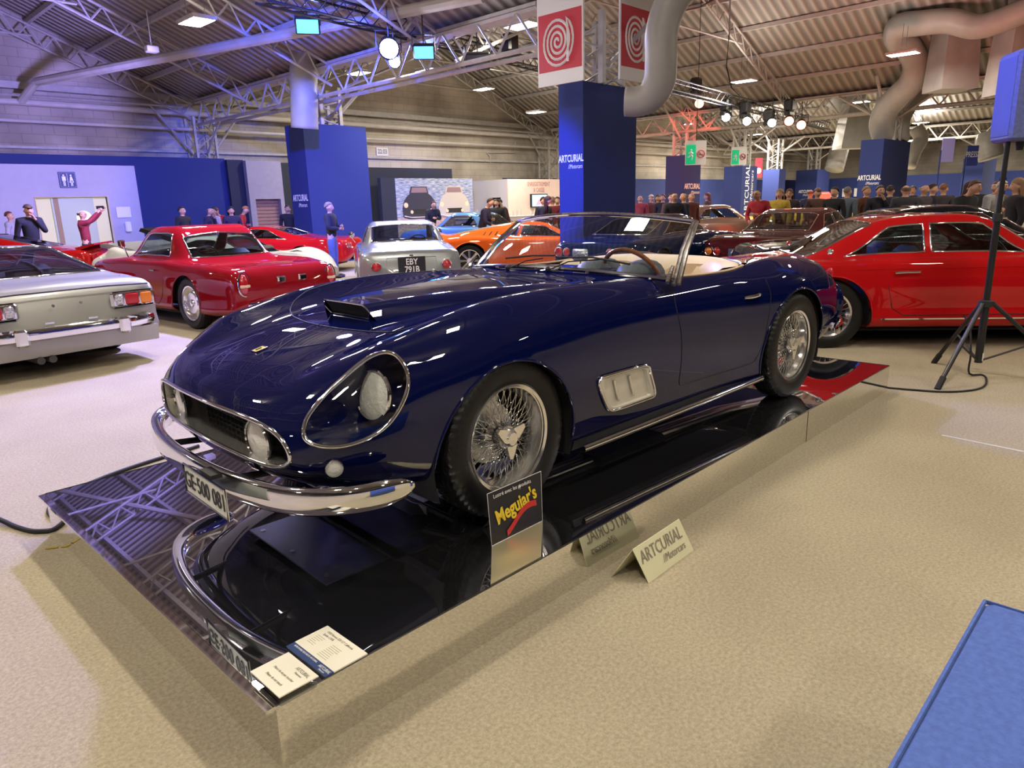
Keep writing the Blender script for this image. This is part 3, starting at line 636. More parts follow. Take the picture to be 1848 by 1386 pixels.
# ---------- the hall ----------
WALLM=mat('hall_wall',(.46,.43,.40),.9)
def brickwall():
    m=MT['hall_wall']; N=m.node_tree.nodes; L_=m.node_tree.links; b=N['Principled BSDF']; tc=N.new('ShaderNodeTexCoord'); mp=N.new('ShaderNodeMapping'); mp.inputs['Rotation'].default_value=(PI/2,0,0)
    br=N.new('ShaderNodeTexBrick'); br.inputs['Scale'].default_value=1.; br.inputs['Brick Width'].default_value=.55; br.inputs['Row Height'].default_value=.25; br.inputs['Mortar Size'].default_value=.012
    br.inputs['Color1'].default_value=(.50,.46,.40,1); br.inputs['Color2'].default_value=(.46,.43,.38,1); br.inputs['Mortar'].default_value=(.38,.35,.31,1)
    n=N.new('ShaderNodeTexNoise'); n.inputs['Scale'].default_value=.5; n.inputs['Detail'].default_value=8; r=N.new('ShaderNodeValToRGB'); r.color_ramp.elements[0].position=.3; r.color_ramp.elements[0].color=(.55,.53,.5,1); r.color_ramp.elements[1].position=.65; r.color_ramp.elements[1].color=(1.15,1.12,1.1,1)
    x=N.new('ShaderNodeMix'); x.data_type='RGBA'; x.blend_type='MULTIPLY'; x.inputs[0].default_value=1
    L_.new(tc.outputs['Object'],mp.inputs[0]); L_.new(mp.outputs[0],br.inputs[0]); L_.new(tc.outputs['Object'],n.inputs[0]); L_.new(n.outputs[0],r.inputs[0]); L_.new(br.outputs[0],x.inputs[6]); L_.new(r.outputs[0],x.inputs[7]); L_.new(x.outputs[2],b.inputs['Base Color'])
brickwall()
ROOFM=mat('corrugated_roof',(.30,.27,.25),.75)
def corr():
    m=MT['corrugated_roof']; N=m.node_tree.nodes; L_=m.node_tree.links; b=N['Principled BSDF']; tc=N.new('ShaderNodeTexCoord'); w=N.new('ShaderNodeTexWave'); w.bands_direction='Y'; w.inputs['Scale'].default_value=1.1; w.inputs['Distortion'].default_value=0
    bb=N.new('ShaderNodeBump'); bb.inputs['Distance'].default_value=.06; bb.inputs['Strength'].default_value=1; r=N.new('ShaderNodeValToRGB'); r.color_ramp.elements[0].color=(.20,.18,.165,1); r.color_ramp.elements[1].color=(.40,.365,.34,1)
    L_.new(tc.outputs['Object'],w.inputs[0]); L_.new(w.outputs[1],bb.inputs['Height']); L_.new(bb.outputs[0],b.inputs['Normal']); L_.new(w.outputs[1],r.inputs[0]); L_.new(r.outputs[0],b.inputs['Base Color'])
corr()
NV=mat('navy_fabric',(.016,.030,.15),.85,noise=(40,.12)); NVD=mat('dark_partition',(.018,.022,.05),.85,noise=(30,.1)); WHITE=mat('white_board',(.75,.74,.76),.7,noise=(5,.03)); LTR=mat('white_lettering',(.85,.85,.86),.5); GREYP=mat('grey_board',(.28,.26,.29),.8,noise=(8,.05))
STL=mat('painted_steel',(.42,.40,.39),.55,noise=(6,.12)); PIPE=mat('pipe_paint',(.50,.47,.45),.5,noise=(3,.1)); DUCT=mat('duct_metal',(.33,.32,.31),.45,noise=(2,.12)); PANELB=mat('sign_blue',(.012,.03,.16),.5)
YW=22.7; VAL=4.9; RID=8.6; XV=[-24.2,-7.2,9.8,26.8,43.8,60.8]
# far left wall with its gables, end wall
pts=[(-24.2,0)]
for i in range(5): pts+= [(XV[i],VAL),((XV[i]+XV[i+1])/2,RID)]
pts+=[(60.8,VAL),(60.8,0)]
struct(MB().prism(pts,'y',YW,YW+.3).build('wall_left',WALLM,None,False))
struct(MB().box((60.8,-26,0),(61.1,YW,VAL+.2)).build('wall_end',WALLM,None,False))
m=MB()
for i in range(5):
    for s in (0,1):
        x0=XV[i] if s==0 else (XV[i]+XV[i+1])/2; z0,z1=(VAL,RID) if s==0 else (RID,VAL); x1=x0+8.5
        m.add([(x0,-26,z0),(x1,-26,z1),(x1,YW,z1),(x0,YW,z0)],[(0,1,2,3)])
struct(m.build('ceiling',ROOFM,None,False))
m=MB()
for i in range(5):
    xm=(XV[i]+XV[i+1])/2
    for k in range(1,6):
        t=k/6
        for sx in (-1,1): x=xm+sx*8.5*(1-t); z=VAL+(RID-VAL)*t-.07; m.box((x-.05,-26,z-.07),(x+.05,YW,z+.05))
struct(m.build('trim_1',STL,None,False))
def lattice(m,a,b,d,n,r=.03,up=(0,0,1)):
    a=Vector(a);b=Vector(b);u=Vector(up)*d; m.bar(a,b,r,4); m.bar(a+u,b+u,r,4)
    for k in range(n):
        p=a+(b-a)*k/n; q=a+(b-a)*(k+1)/n; md=(p+q)/2; m.bar(p,md+u,r*.65,4); m.bar(md+u,q,r*.65,4)
# valley girders, slope rafters
for i,x in enumerate(XV[1:-1]):
    o=None; m=MB(); y0=(-12,7.5,-6,-12)[i]; y1=YW-.9; lattice(m,(x-.25,y0,VAL-.75),(x-.25,y1,VAL-.75),.65,int((y1-y0)/1.02),.045); m.bar((x+.25,y0,VAL-.75),(x+.25,y1,VAL-.75),.045,4); m.box((x-.3,y0,VAL-.08),(x+.3,y1,VAL-.02))
    lab(m.build('valley_girder',STL,None,False),['steel lattice girder under the roof valley, nearest, left of the corrugated roof overhead','steel lattice girder over the first wrapped pillars, from the left wall to the upper right','steel lattice girder behind the blue pillar, running over the exit signs','steel lattice girder farthest off, over the small distant pillars'][i],'girder','valley girders')
for i in range(1,4):
    for y in (YW-.5,YW-4.5,YW-8.5,YW-12.5):
        xm=(XV[i]+XV[i+1])/2; m=MB()
        for s in (-1,1): lattice(m,(xm+s*8.3,y,VAL-.1),(xm,y,RID-.35),-.45,14,.035)
        m.bar((xm-4.2,y,VAL+1.35),(xm+4.2,y,VAL+1.35),.03,4)
        if y>YW-1: m.bar((xm-8,y,VAL-.2),(xm+8,y,VAL-.2),.04,4)
        lab(m.build('roof_truss',STL,None,False),['grey lattice roof truss over the silver and red cars','grey lattice roof truss over the middle pillar','grey lattice roof truss over the right-hand ducts'][i-1]+[', against the left wall',', second from the left wall',', third from the left wall',', fourth and nearest'][int((YW-.5-y)/4+.5)],'truss','steel roof trusses')
# wall dressing: high beam, pipes, conduit
lab(MB().box((-24,YW-.25,VAL+.0),(60,YW,VAL+.18)).build('wall_beam',STL,None,False),'long pale steel beam along the left wall at the foot of the gables','beam')
for z,r,l in ((VAL-.36,.09,'thick pale pipe running along the left wall below the beam'),(VAL-.85,.05,'thin pale pipe along the left wall, lower of the two')):
    lab(MB().tube([(-24,YW-.35,z),(20,YW-.35,z),(60,YW-.35,z)],r,10).build('wall_pipe',PIPE,None),l,'pipe')
lab(MB().box((-24,YW-.1,3.35),(60,YW,3.42)).build('wall_ledge',STL,None,False),'narrow ledge along the left wall just above the navy partition','ledge')
m=MB().tube([(5.0,YW-.4,VAL-.35),(5.3,YW-1,VAL+.1),(7.6,14,VAL+.15),(9.2,8.5,VAL+.2)],.11,10)
lab(m.build('roof_pipe',PIPE,None),'long thick pipe slung from the left wall across to the first pillar','pipe')
lab(MB().bar((3.2,YW-.4,6.4),(6.2,15,6.6),.06,6).build('roof_strut',PIPE,None),'thin pale strut rising from the left wall to a ceiling lamp','strut')
m=MB().box((-.13,-.1,-.07),(.13,.1,.07),bev=.02).bar((0,0,.05),(0,0,.8),.01,4); o=m.build('smoke_beam_sensor',WHITE,None); o.location=atD(274,89,16); lab(o,'small white box hung under the roof on the left','sensor')
def pillar(x,y,h,label,side=.32):
    t=thing('lattice_pillar',label,'pillar',(x,y,0),0,'steel lattice pillars'); m=MB(); s=side
    for sx in (-1,1):
        for sy in (-1,1): m.box((sx*s-.035,sy*s-.035,0),(sx*s+.035,sy*s+.035,h))
    m.build('angle_posts',STL,t,False); m=MB(); n=int(h/.45)
    for k in range(n):
        z0,z1=k*h/n,(k+1)*h/n; f=1 if k%2 else -1
        for sy in (-1,1): m.bar((-s*f,sy*s,z0),(s*f,sy*s,z1),.018,4)
        for sx in (-1,1): m.bar((sx*s,-s*f,z0),(sx*s,s*f,z1),.018,4)
    m.build('lacing_bars',STL,t,False); m=MB()
    for sy in (-1,1): m.bar((0,sy*s,h-1.1),(0,sy*1.6,h-.1),.035,6)
    for sx in (-1,1): m.bar((sx*s,0,h-1.1),(sx*1.5,0,h+.35),.035,6)
    m.build('braces',STL,t,False); return t
pillar(9.8,YW-.45,VAL-.5,'steel lattice pillar on the left wall above the grey cabin'); pillar(26.8,YW-.45,VAL-.5,'steel lattice pillar on the wall just left of the tall blue pillar')
# navy partition run, toilet front, cabin, shutters
YP=21.6
def panel(name,x0,x1,z0,z1,y,d,m,label,cat,group=None,bev=0):
    o=MB().box((x0,y,z0),(x1,y+d,z1)).build(name,m,None,False); return lab(o,label,cat,group)
panel('navy_partition',-12,10.2,0,3.14,YP+.05,.12,NV,'navy fabric partition wall behind the toilet front on the left','partition')
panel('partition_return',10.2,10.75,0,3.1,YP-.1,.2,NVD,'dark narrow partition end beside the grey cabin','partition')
t=thing('shutter_cabin','grey painted cabin with a small brown roller shutter','cabin',(11.35,YP,0)); MB().box((-.62,-.3,0),(-.42,.4,3.07)).box((.48,-.3,0),(.62,.4,3.07)).box((-.42,-.3,1.85),(.48,.4,3.07)).build('cabin_wall',GREYP,t,False)
m=MB()
for k in range(16): m.box((-.42,-.12,k*.115+.0),(.48,-.09,k*.115+.10))
m.build('roller_shutter',mat('shutter_brown',(.28,.15,.13),.6),t,False)
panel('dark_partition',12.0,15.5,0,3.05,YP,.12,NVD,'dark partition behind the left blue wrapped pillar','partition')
t=thing('toilet_front','lilac-white toilet entrance wall with a blue pictogram sign','toilet entrance',(4.7,YP-.25,0)); TLW=mat('toilet_wall_white',(.42,.41,.50),.75,noise=(4,.03))
MB().box((-14,-.05,0),(-.05,.05,2.85)).box((1.75,-.05,0),(2.6,.05,2.85)).box((-.05,-.05,2.0),(1.75,.05,2.85)).build('front_wall',TLW,t,False)
LIT=mat('lit_cream_room',(.60,.58,.34),.7,em=(1,.95,.55),es=.16)  # faint emission stands for the light inside the corridor
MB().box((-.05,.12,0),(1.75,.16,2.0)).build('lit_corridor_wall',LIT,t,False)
dr=MB().box((.35,.06,0),(1.40,.10,1.98)).build('swing_door',mat('door_pale_glow',(.42,.48,.40),.5,em=(.8,.9,.7),es=.06),t,False)  # corridor light put into the door as a weak glow
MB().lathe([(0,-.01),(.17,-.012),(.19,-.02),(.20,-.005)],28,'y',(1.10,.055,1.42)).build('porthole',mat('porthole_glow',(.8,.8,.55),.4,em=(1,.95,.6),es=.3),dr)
MB().box((.40,.045,.0),(.52,.06,1.98)).build('door_edge',mat('oak_edge',(.35,.24,.12),.6),t,False)
MB().tube([(-.05,-.06,0),(-.05,-.06,2.0),(1.75,-.06,2.0),(1.75,-.06,0)],.02,4).build('door_frame',CREAM,t,False)
sg=MB().box((.60,-.08,2.24),(1.02,-.055,2.66),bev=.01).build('toilet_sign',PANELB,t,False); m=MB()
for cx,sk in ((.72,0),(.90,1)):
    m.lathe([(0,-.004),(.022,-.004),(.022,.004)],12,'y',(cx,-.084,2.57)); 
    if sk: m.prism([(cx-.02,2.54),(cx+.02,2.54),(cx+.055,2.38),(cx-.055,2.38)],'y',-.088,-.081)
    else: m.prism([(cx-.045,2.54),(cx+.045,2.54),(cx+.045,2.42),(cx-.045,2.42)],'y',-.088,-.081)
    for q in (-.015,.015): m.box((cx+q-.009,-.088,2.29),(cx+q+.009,-.081,2.44))
m.box((.805,-.088,2.27),(.813,-.081,2.62)); m.tube([(.62,-.085,2.26),(1.0,-.085,2.26),(1.0,-.085,2.64),(.62,-.085,2.64)],.004,4,True); m.build('pictogram',LTR,sg,False)
o=MB().box((6.62,YP-.34,1.40),(7.0,YP-.31,1.70)).build('wall_notice',WHITE,None,False); lab(o,'white framed notice on the toilet wall right of the door','notice')
o=MB().box((6.78,YP-.42,.98),(6.94,YP-.31,1.28),bev=.03).build('soap_dispenser',mat('dispenser_white',(.8,.8,.85),.3),None); lab(o,'white hand gel dispenser below the notice','dispenser')
# poster wall, stand box, counter
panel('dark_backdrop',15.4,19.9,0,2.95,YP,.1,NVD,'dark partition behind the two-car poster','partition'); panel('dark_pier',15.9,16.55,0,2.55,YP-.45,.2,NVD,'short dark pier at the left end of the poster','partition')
t=thing('poster_wall','wide poster of two old sports cars by a lake','poster',(18.6,YP-.4,0)); SEA=mat('poster_sea',(.22,.30,.50),.7)
nt=SEA.node_tree; N_,L_=nt.nodes,nt.links; tc=N_.new('ShaderNodeTexCoord'); mp=N_.new('ShaderNodeMapping'); mp.inputs['Scale'].default_value=(2,1,14); n1=N_.new('ShaderNodeTexNoise'); n1.inputs['Scale'].default_value=2.2; n1.inputs['Detail'].default_value=5; r=N_.new('ShaderNodeValToRGB'); r.color_ramp.elements[0].position=.35; r.color_ramp.elements[0].color=(.10,.15,.34,1); r.color_ramp.elements[1].position=.7; r.color_ramp.elements[1].color=(.5,.52,.66,1)
L_.new(tc.outputs['Object'],mp.inputs[0]); L_.new(mp.outputs[0],n1.inputs[0]); L_.new(n1.outputs[0],r.inputs[0]); L_.new(r.outputs[0],N_['Principled BSDF'].inputs['Base Color'])
MB().box((-2.0,-.02,.3),(2.05,.02,2.54)).build('poster_panel',SEA,t,False); MB().box((-2.0,-.025,.3),(2.05,-.021,1.05)).build('poster_shore',mat('poster_gravel',(.45,.33,.32),.8,noise=(14,.4)),t,False)
for cx,cl,nm in ((-.75,(.03,.03,.055),'poster_dark_car'),(.85,(.50,.46,.47),'poster_grey_car')):
    m=MB().prism([(cx-.72,.62),(cx-.75,.95),(cx-.66,1.22),(cx-.52,1.38),(cx-.38,1.48),(cx+.38,1.48),(cx+.52,1.38),(cx+.66,1.22),(cx+.75,.95),(cx+.72,.62),(cx+.5,.55),(cx-.5,.55)],'y',-.034,-.026)
    m.prism([(cx-.42,1.48),(cx-.34,1.72),(cx+.34,1.72),(cx+.42,1.48)],'y',-.032,-.026); pc=m.build(nm,mat(nm,cl,.5),t,False); pc.location.z=.42; pc.scale=(1.15,1,1.05)
    m=MB()
    for q in (-.60,.60): m.lathe([(0,-.04),(.09,-.038),(.1,-.03)],14,'y',(cx+q,0,1.05))
    for q in (-.36,.36): m.lathe([(0,-.045),(.06,-.042),(.07,-.03)],14,'y',(cx+q,0,.80))
    m.build('poster_lamp',mat('poster_lamp_cream',(.8,.62,.42),.5),pc); MB().prism([(cx-.42,.72),(cx-.35,.9),(cx+.35,.9),(cx+.42,.72)],'y',-.037,-.034).build('poster_grille',mat('poster_grille',(.015,.015,.02),.6),pc,False)
    MB().tube([(cx-.7,-.045,.66),(cx-.4,-.045,.60),(cx+.4,-.045,.60),(cx+.7,-.045,.66)],.022,6).build('poster_bumper',mat('poster_chrome',(.6,.56,.6),.5),pc); MB().prism([(cx-.36,1.5),(cx-.30,1.69),(cx+.30,1.69),(cx+.36,1.5)],'y',-.037,-.033).build('poster_windscreen',mat('poster_glass',(.25,.16,.2),.4),pc,False)
PINK=mat('stand_pinkwhite',(.85,.66,.62),.75,noise=(3,.03))
t=thing('reception_stand','white box-shaped stand marked ENREGISTREMENT & CAISSE','stand',(22.06,20.47,0)); LILW=mat('stand_lilac_white',(.66,.66,.82),.75)
MB().box((0,0,0),(7.5,.06,2.5)).build('front_panel',PINK,t,False); MB().box((0,.06,0),(.06,.45,2.5)).box((0,1.0,0),(.06,2.2,2.5)).box((0,.45,1.75),(.06,1.0,2.5)).build('side_panel',LILW,t,False); MB().box((.5,.5,0),(.55,1.6,1.75)).build('inner_wall',NVD,t,False)
RUST=mat('stand_print',(.50,.25,.25),.6)
text('ENREGISTREMENT',.26,RUST,t,frame((2.0,-.012,2.28),(1,0,0),(0,0,1)),sx=.72); text('& CAISSE',.26,RUST,t,frame((2.0,-.012,2.03),(1,0,0),(0,0,1)),sx=.72)
o=MB().box((23.45,20.38,1.28),(24.55,20.46,1.86)).build('wall_screen',BLACK,None,False); lab(o,'flat screen on the pinkish stand wall showing a pink and blue picture','screen'); m=MB().box((23.5,20.37,1.32),(24.5,20.379,1.82)).build('screen_image',mat('screen_pic',(.3,.5,.7),.4,em=(.35,.55,.85),es=1.0),o,False); MB().prism([(23.7,1.35),(24.45,1.45),(24.3,1.75),(23.9,1.6)],'y',20.36,20.369).build('screen_image',mat('screen_pink',(.8,.2,.3),.4,em=(.95,.25,.35),es=1.),o,False)
t=thing('bar_counter','long white bar counter in front of the two-car poster','counter',(18.7,17.4,0)); MB().box((-2.2,-.3,0),(2.6,.3,.98)).build('counter_front',mat('counter_white',(.80,.70,.74),.5),t,False); MB().box((-2.25,-.35,.98),(2.65,.35,1.02),bev=.01).build('counter_top',WHITE,t,False); text('ARTCURIAL',.34,GREYP,t,frame((.3,-.312,.72),(1,0,0),(0,0,1)),sx=.7)
b0=MB().lathe([(0,0),(.035,0),(.035,.17),(.012,.22),(.012,.28),(0,.28)],10).build('bottle',mat('bottle_clear',(.75,.72,.74),.2),None); b0.location=(17.2,17.3,1.02)
for k in range(11):
    o=b0 if k==0 else b0.copy()
    if k: COL.objects.link(o); o.location=(16.9+.34*k,17.22+.12*(k%3),1.02); o.scale=(1,1,.7+.15*(k%3))
    lab(o,'pale bottle standing on the long white bar counter','bottle','bottles on the bar')
# navy wrapped pillars
def wrapped(x0,y0,x1,y1,h,label,txt=None,tall=VAL-.4,vert=False,txtX=None,size=.34,tz=1.95):
    t=thing('wrapped_pillar',label,'pillar',((x0+x1)/2,(y0+y1)/2,0),0,'navy wrapped pillars'); a,b=(x1-x0)/2,(y1-y0)/2
    MB().box((-a,-b,0),(a,b,h)).build('fabric_wrap',NV,t,False)
    s=.3; m=MB()
    for sx in (-1,1):
        for sy in (-1,1): m.box((sx*s-.05,sy*s-.05,h),(sx*s+.05,sy*s+.05,tall+.2))
    n=5
    for k in range(n):
        z0,z1=h+(tall-h)*k/n,h+(tall-h)*(k+1)/n; f=1 if k%2 else -1
        m.bar((-s*f,-s,z0),(s*f,-s,z1),.02,4); m.bar((-s,-s*f,z0),(-s,s*f,z1),.02,4); m.bar((s*f,s,z0),(-s*f,s,z1),.02,4); m.bar((s,-s*f,z0),(s,s*f,z1),.02,4)
    for sy in (-1,1): m.bar((0,sy*s,tall-.6),(0,sy*1.7,tall+.25),.05,4)
    for sx in (-1,1): m.bar((sx*s,0,tall-.6),(sx*1.6,0,tall+.55),.05,4)
    m.build('steel_column',STL,t,False)
    if txt=='X': # on the face towards -X
        text('ARTCURIAL',size,LTR,t,frame((-a-.006,0,tz),(0,-1,0),(0,0,1)),sx=.62,bold=.004); text('//Motorcars',size*.62,LTR,t,frame((-a-.006,-.10,tz-size*.8),(0,-1,0),(0,0,1)),sx=.62,shear=.2)
    if txt=='Y':
        text('ARTCURIAL',size,LTR,t,frame((0,-b-.006,tz),(1,0,0),(0,0,1)),sx=.8,bold=.004); text('//Motorcars',size*.62,LTR,t,frame((.25,-b-.006,tz-size*.8),(1,0,0),(0,0,1)),sx=.8,shear=.2)
    if vert: text('ARTCURIAL',size,LTR,t,frame((-a*.25,-b-.006,tz),(0,0,1),(-1,0,0)),sx=.8,bold=.004); text('//Motorcars',size*.62,LTR,t,frame((a*.35,-b-.006,tz+.2),(0,0,1),(-1,0,0)),sx=.9,shear=.2)
    return t
wrapped(9.9,16.2,11.9,17.15,3.7,'blue wrapped pillar on the left with a white duct on top','X',size=.24,tz=1.78)
wrapped(9.76,6.66,11.4,7.22,3.5,'tall blue wrapped pillar in the middle, hose signs above it','X',size=.175,tz=2.22)
wrapped(26.3,14.4,27.6,15.3,3.2,'small wrapped pillar with red light on its steel top, left of the exit signs','Y',size=.3,tz=1.95)
wrapped(34.6,16.0,36.3,17.0,3.0,'dark wrapped pillar with lettering running up it',vert=True,size=.62,tz=1.75)
wrapped(41.7,17.2,42.6,18.2,3.0,'narrow dark pillar right of the vertical lettering')
wrapped(52,19,54.3,20.5,3.2,'small wrapped pillar far off beside the three framed pictures','X',size=.3,tz=1.7)
wrapped(25.0,6.4,27.8,7.1,3.15,'purple-lit wrapped pillar with two ducts rising from it, right of centre','X',size=.22,tz=1.95)
wrapped(47.2,8.0,50.4,9.0,3.2,'blue wrapped pillar on the far right behind the tripod stand')
# distant navy partitions
panel('navy_partition',23.5,57,0,2.62,YW-.6,.1,NV,'navy partition along the wall beyond the middle pillar','partition')
lab(MB().box((56.9,-25,0),(57,YW-.6,2.62)).build('navy_partition',NV,None,False),'navy partition across the far end of the hall','partition')
for k in range(3): lab(MB().box((56.8,19.2-k*.85,1.25),(56.86,19.75-k*.85,1.85)).build('framed_picture',WHITE,None,False),['left','middle','right'][k]+' of the three small framed pictures on the far navy wall','picture','framed pictures')
# numbers on the wall
t=thing('wall_number','white plate reading 22.03 high on the brick wall','sign',(17.2,YW-.02,3.62)); MB().box((-.28,-.02,-.16),(.28,0,.16)).build('plate',WHITE,t,False); text('22.03',.24,INK,t,frame((0,-.026,0),(1,0,0),(0,0,1)),sx=.85)
t=thing('wall_letter','white plate with the letter A far away on the wall','sign',atY(1537,298,YW-.05)); MB().box((-.5,-.02,-.3),(.5,0,.3)).build('plate',WHITE,t,False); text('A',.5,INK,t,frame((0,-.026,0),(1,0,0),(0,0,1)))
# conduits on the brick
for x0,dz,lb in ((15.9,0,'left'),(16.3,.1,'right')): lab(MB().bar((x0,YW-.05,3.2),(x0,YW-.05,4.0+dz),.025,4).build('conduit',PIPE,None),lb+' of two thin upright conduits by the number plate','conduit')
lab(MB().tube([(23.2,YW-.06,3.3),(23.2,YW-.06,3.6),(23.0,YW-.06,3.75),(24.8,YW-.06,3.8),(24.9,YW-.06,4.3)],.025,5).build('conduit',PIPE,None),'bent conduit on the brick wall near the middle pillar','conduit')
# ---------- ceiling lamps ----------
LAMPM=mat('lamp_tubes',(1,1,1),.5,em=(1,.93,.78),es=14)
def rz(x):
    k=(x-9.8)%17; return RID-(RID-VAL)*abs(k-8.5)/8.5
def ceil_lamp(x,y,z,label,group='rectangular ceiling lamps',en=150):
    t=thing('ceiling_lamp',label,'lamp',(x,y,z),0,group); t.scale=(.6,.6,.8); MB().box((-.40,-.64,0),(.40,.64,.09),bev=.02).build('housing',STL,t,False); MB().box((-.34,-.58,-.006),(.34,.58,.004)).build('diffuser',LAMPM,t,False)
    o=lamp('ceiling_light','AREA',(x,y,z-.02),en*.60,(1,.90,.74),.42,(x,y,0),sy=.7); o2=lamp('roof_fill_light','AREA',(x,y,z+.12),en*.085,(1,.90,.76),.42,(x,y,9),sy=.7)  # upward fill added above the closed housing to brighten the roof
    MB().bar((-.3,0,.09),(-.3,0,.9),.008,4).bar((.3,0,.09),(.3,0,.9),.008,4).build('hangers',BLACK,t)
    return t
LP=[(355,40,'brightest ceiling lamp at the upper left','L'),(775,128,'small ceiling lamp below the blue floodlight','L'),(1342,147,'ceiling lamp above the black truss with red lights','R'),(1630,98,'ceiling lamp in front of the big S-shaped duct','R'),(944,47,'ceiling lamp just left of the left hose sign','L'),(968,203,'ceiling lamp left of the tall middle pillar','L'),(1452,214,'long ceiling lamp behind the red spotlights','R')]
first=None
for px,py,l,_ in LP:
    p=at(px,py,5.0); o=ceil_lamp(p[0],p[1],5.0,l,en=260)
for x in (3.5,-2.5):
    for y in (-7.,-2.,3.,8.5): ceil_lamp(x,y,6.6,'ceiling lamp above the top edge of the picture, '+('left row, ' if x<0 else 'second row, ')+['nearest','second','third','farthest'][int((y+7)/5)])
for x in (8.8,14.8): 
    for y in (-6.,-1.,): ceil_lamp(x,y,6.0,'ceiling lamp above the top edge of the picture, '+('third row, ' if x<10 else 'right row, ')+('near' if y<-3 else 'far'))
# ---------- black lighting trusses and spots ----------
def truss(a,b,label,n):
    a=Vector(a);b=Vector(b); d=(b-a).normalized(); s=d.cross(Vector((0,0,1))).normalized()*.15; u=Vector((0,0,.15)); m=MB()
    cs=[s+u,-s+u,-s-u,s-u]
    for c in cs: m.bar(a+c,b+c,.025,6)
    for k in range(n):
        p=a+(b-a)*k/n; q=a+(b-a)*(k+1)/n
        for i in range(4): m.bar(p+cs[i],q+cs[(i+1)%4],.011,4)
    return lab(m.build('lighting_truss',BLACK,None,False),label,'truss','black lighting trusses')
ta0,ta1=Vector(at(470,-15,5.0)),Vector(at(985,118,5.0)); truss(ta0,ta1,'black box truss carrying the blue floodlights, upper left',26)
tb0,tb1=Vector(at(1185,147,4.6)),Vector(at(1492,228,4.6)); truss(tb0,tb1,'black box truss with red and white spots, right of the tall pillar',42)
def floodl(px,py,D,col,em,es,label,r=.16,sq=True):
    p=atD(px,py,D); t=thing('flood_light' if sq else 'spot_light',label,'spotlight',p,0,'stage lights'); d=(Vector(CC)-Vector(p)).normalized(); d=(d+Vector((0,0,-.25))).normalized(); M=d.to_track_quat('Z','Y').to_matrix().to_4x4(); f=lambda v:M@Vector(v)
    if sq: MB().box((-r*1.15,-r*.75,-.18),(r*1.15,r*.75,-.01),bev=.02).xf(f).build('lamp_body',BLACK,t,False); MB().box((-r,-r*.6,-.01),(r,r*.6,.004)).xf(f).build('lamp_face',mat(em_name(em),col,.5,em=em,es=es),t,False)
    else: MB().lathe([(0,-.3),(r*.9,-.28),(r,-.05),(r*1.05,0),(r*.9,.0)],16).xf(f).build('lamp_body',BLACK,t); MB().lathe([(0,-.01),(r*.88,-.01)],16).xf(f).build('lamp_face',mat(em_name(em),col,.5,em=em,es=es),t,False)
    MB().bar(f((0,0,-.1)),(0,0,.75),.015,4).build('hanger',BLACK,t); MB().tube([f((-r*1.2,0,-.1)),f((-r*1.2,0,-.1))+Vector((0,0,.3)),f((r*1.2,0,-.1))+Vector((0,0,.3)),f((r*1.2,0,-.1))],.012,4).build('yoke',BLACK,t); return t
def em_name(e): return 'glow_%02d_%02d_%02d'%(int(e[0]*9),int(e[1]*9),int(e[2]*9))
floodl(555,48,13.6,(.05,.25,1),(.03,.30,1),6,'blue floodlight above the left duct',.20); floodl(765,95,13.8,(.05,.25,1),(.03,.30,1),6,'blue floodlight right of the dazzling white spot',.18)
floodl(702,88,13.7,(1,1,1),(.95,.9,1),160,'dazzling white spotlight between the blue floodlights',.20,False); floodl(712,112,13.9,(1,1,1),(.95,.9,1),90,'smaller white spotlight just under the dazzling one',.12,False)
floodl(862,112,14.5,(.05,.05,.05),(.02,.02,.02),0,'dark unlit spotlight hanging right of the blue floodlight',.22)
for px,py,lb in ((1262,187,'red spotlight on the black truss, nearest the tall pillar'),(1424,219,'red spotlight on the black truss, right of the white ones'),(1446,226,'red spotlight at the right end of the black truss')): floodl(px,py,24,(1,.3,.2),(1,.16,.09),7,lb,.17,False)
for px,py,lb in ((1310,212,'left'),(1348,219,'middle'),(1393,222,'right')): floodl(px,py,24,(1,1,1),(.9,.95,1),14,lb+' of the three white moving spots under the black truss',.15,False)
for px,py,D in ((1345,195,24.3),(1310,190,24),(1388,208,24.5),(1256,152,23.5),(1425,190,25),(920,78,16)): o=MB().box((-.16,-.16,-.2),(.16,.16,.2),bev=.05).box((-.25,-.1,-.35),(.25,.1,-.2),bev=.03).build('moving_head',BLACK,None,False); o.location=atD(px,py,D); lab(o,{1345:'black lamp housing above the middle white spot',1310:'black lamp housing above the left white spot',1388:'black lamp housing above the right white spot',1256:'black lamp housing on top of the truss over the red spot',1425:'black lamp housing at the right end of the stage truss',920:'black lamp housing left of the left hose sign'}[px],'stage light','black lamp housings')
# ---------- ducts ----------
def duct(pxs,D,r,label,rr=None,cat='duct',n=16):
    P=[atD(a,b,(D[i] if hasattr(D,'__len__') else D)) for i,(a,b) in enumerate(pxs)]; q=np.array(P); t=np.r_[0,np.cumsum(np.linalg.norm(np.diff(q,axis=0),axis=1))]; k=np.linspace(0,t[-1],len(P)*7); g=_herm(t,q,k); R=np.interp(k,t,r) if hasattr(r,'__len__') else r
    if not hasattr(R,'__len__'): R=[R*(1.02 if i%4==0 else 1) for i in range(len(g))]
    j=len(g)//2+3; zz=rz(g[j][0]); mm=MB().tube(g,list(R),n)
    if zz>g[j][2]: mm.bar(tuple(g[j]),(g[j][0],g[j][1],zz+.02),.012,4)
    return lab(mm.build('air_duct',DUCT,None,True),label,cat,'air ducts')
duct([(550,232),(549,180),(548,120),(552,60),(556,20)],[17.6,17.4,17.4,17.3,17.2],.33,'white ribbed vertical duct standing on the left blue pillar')
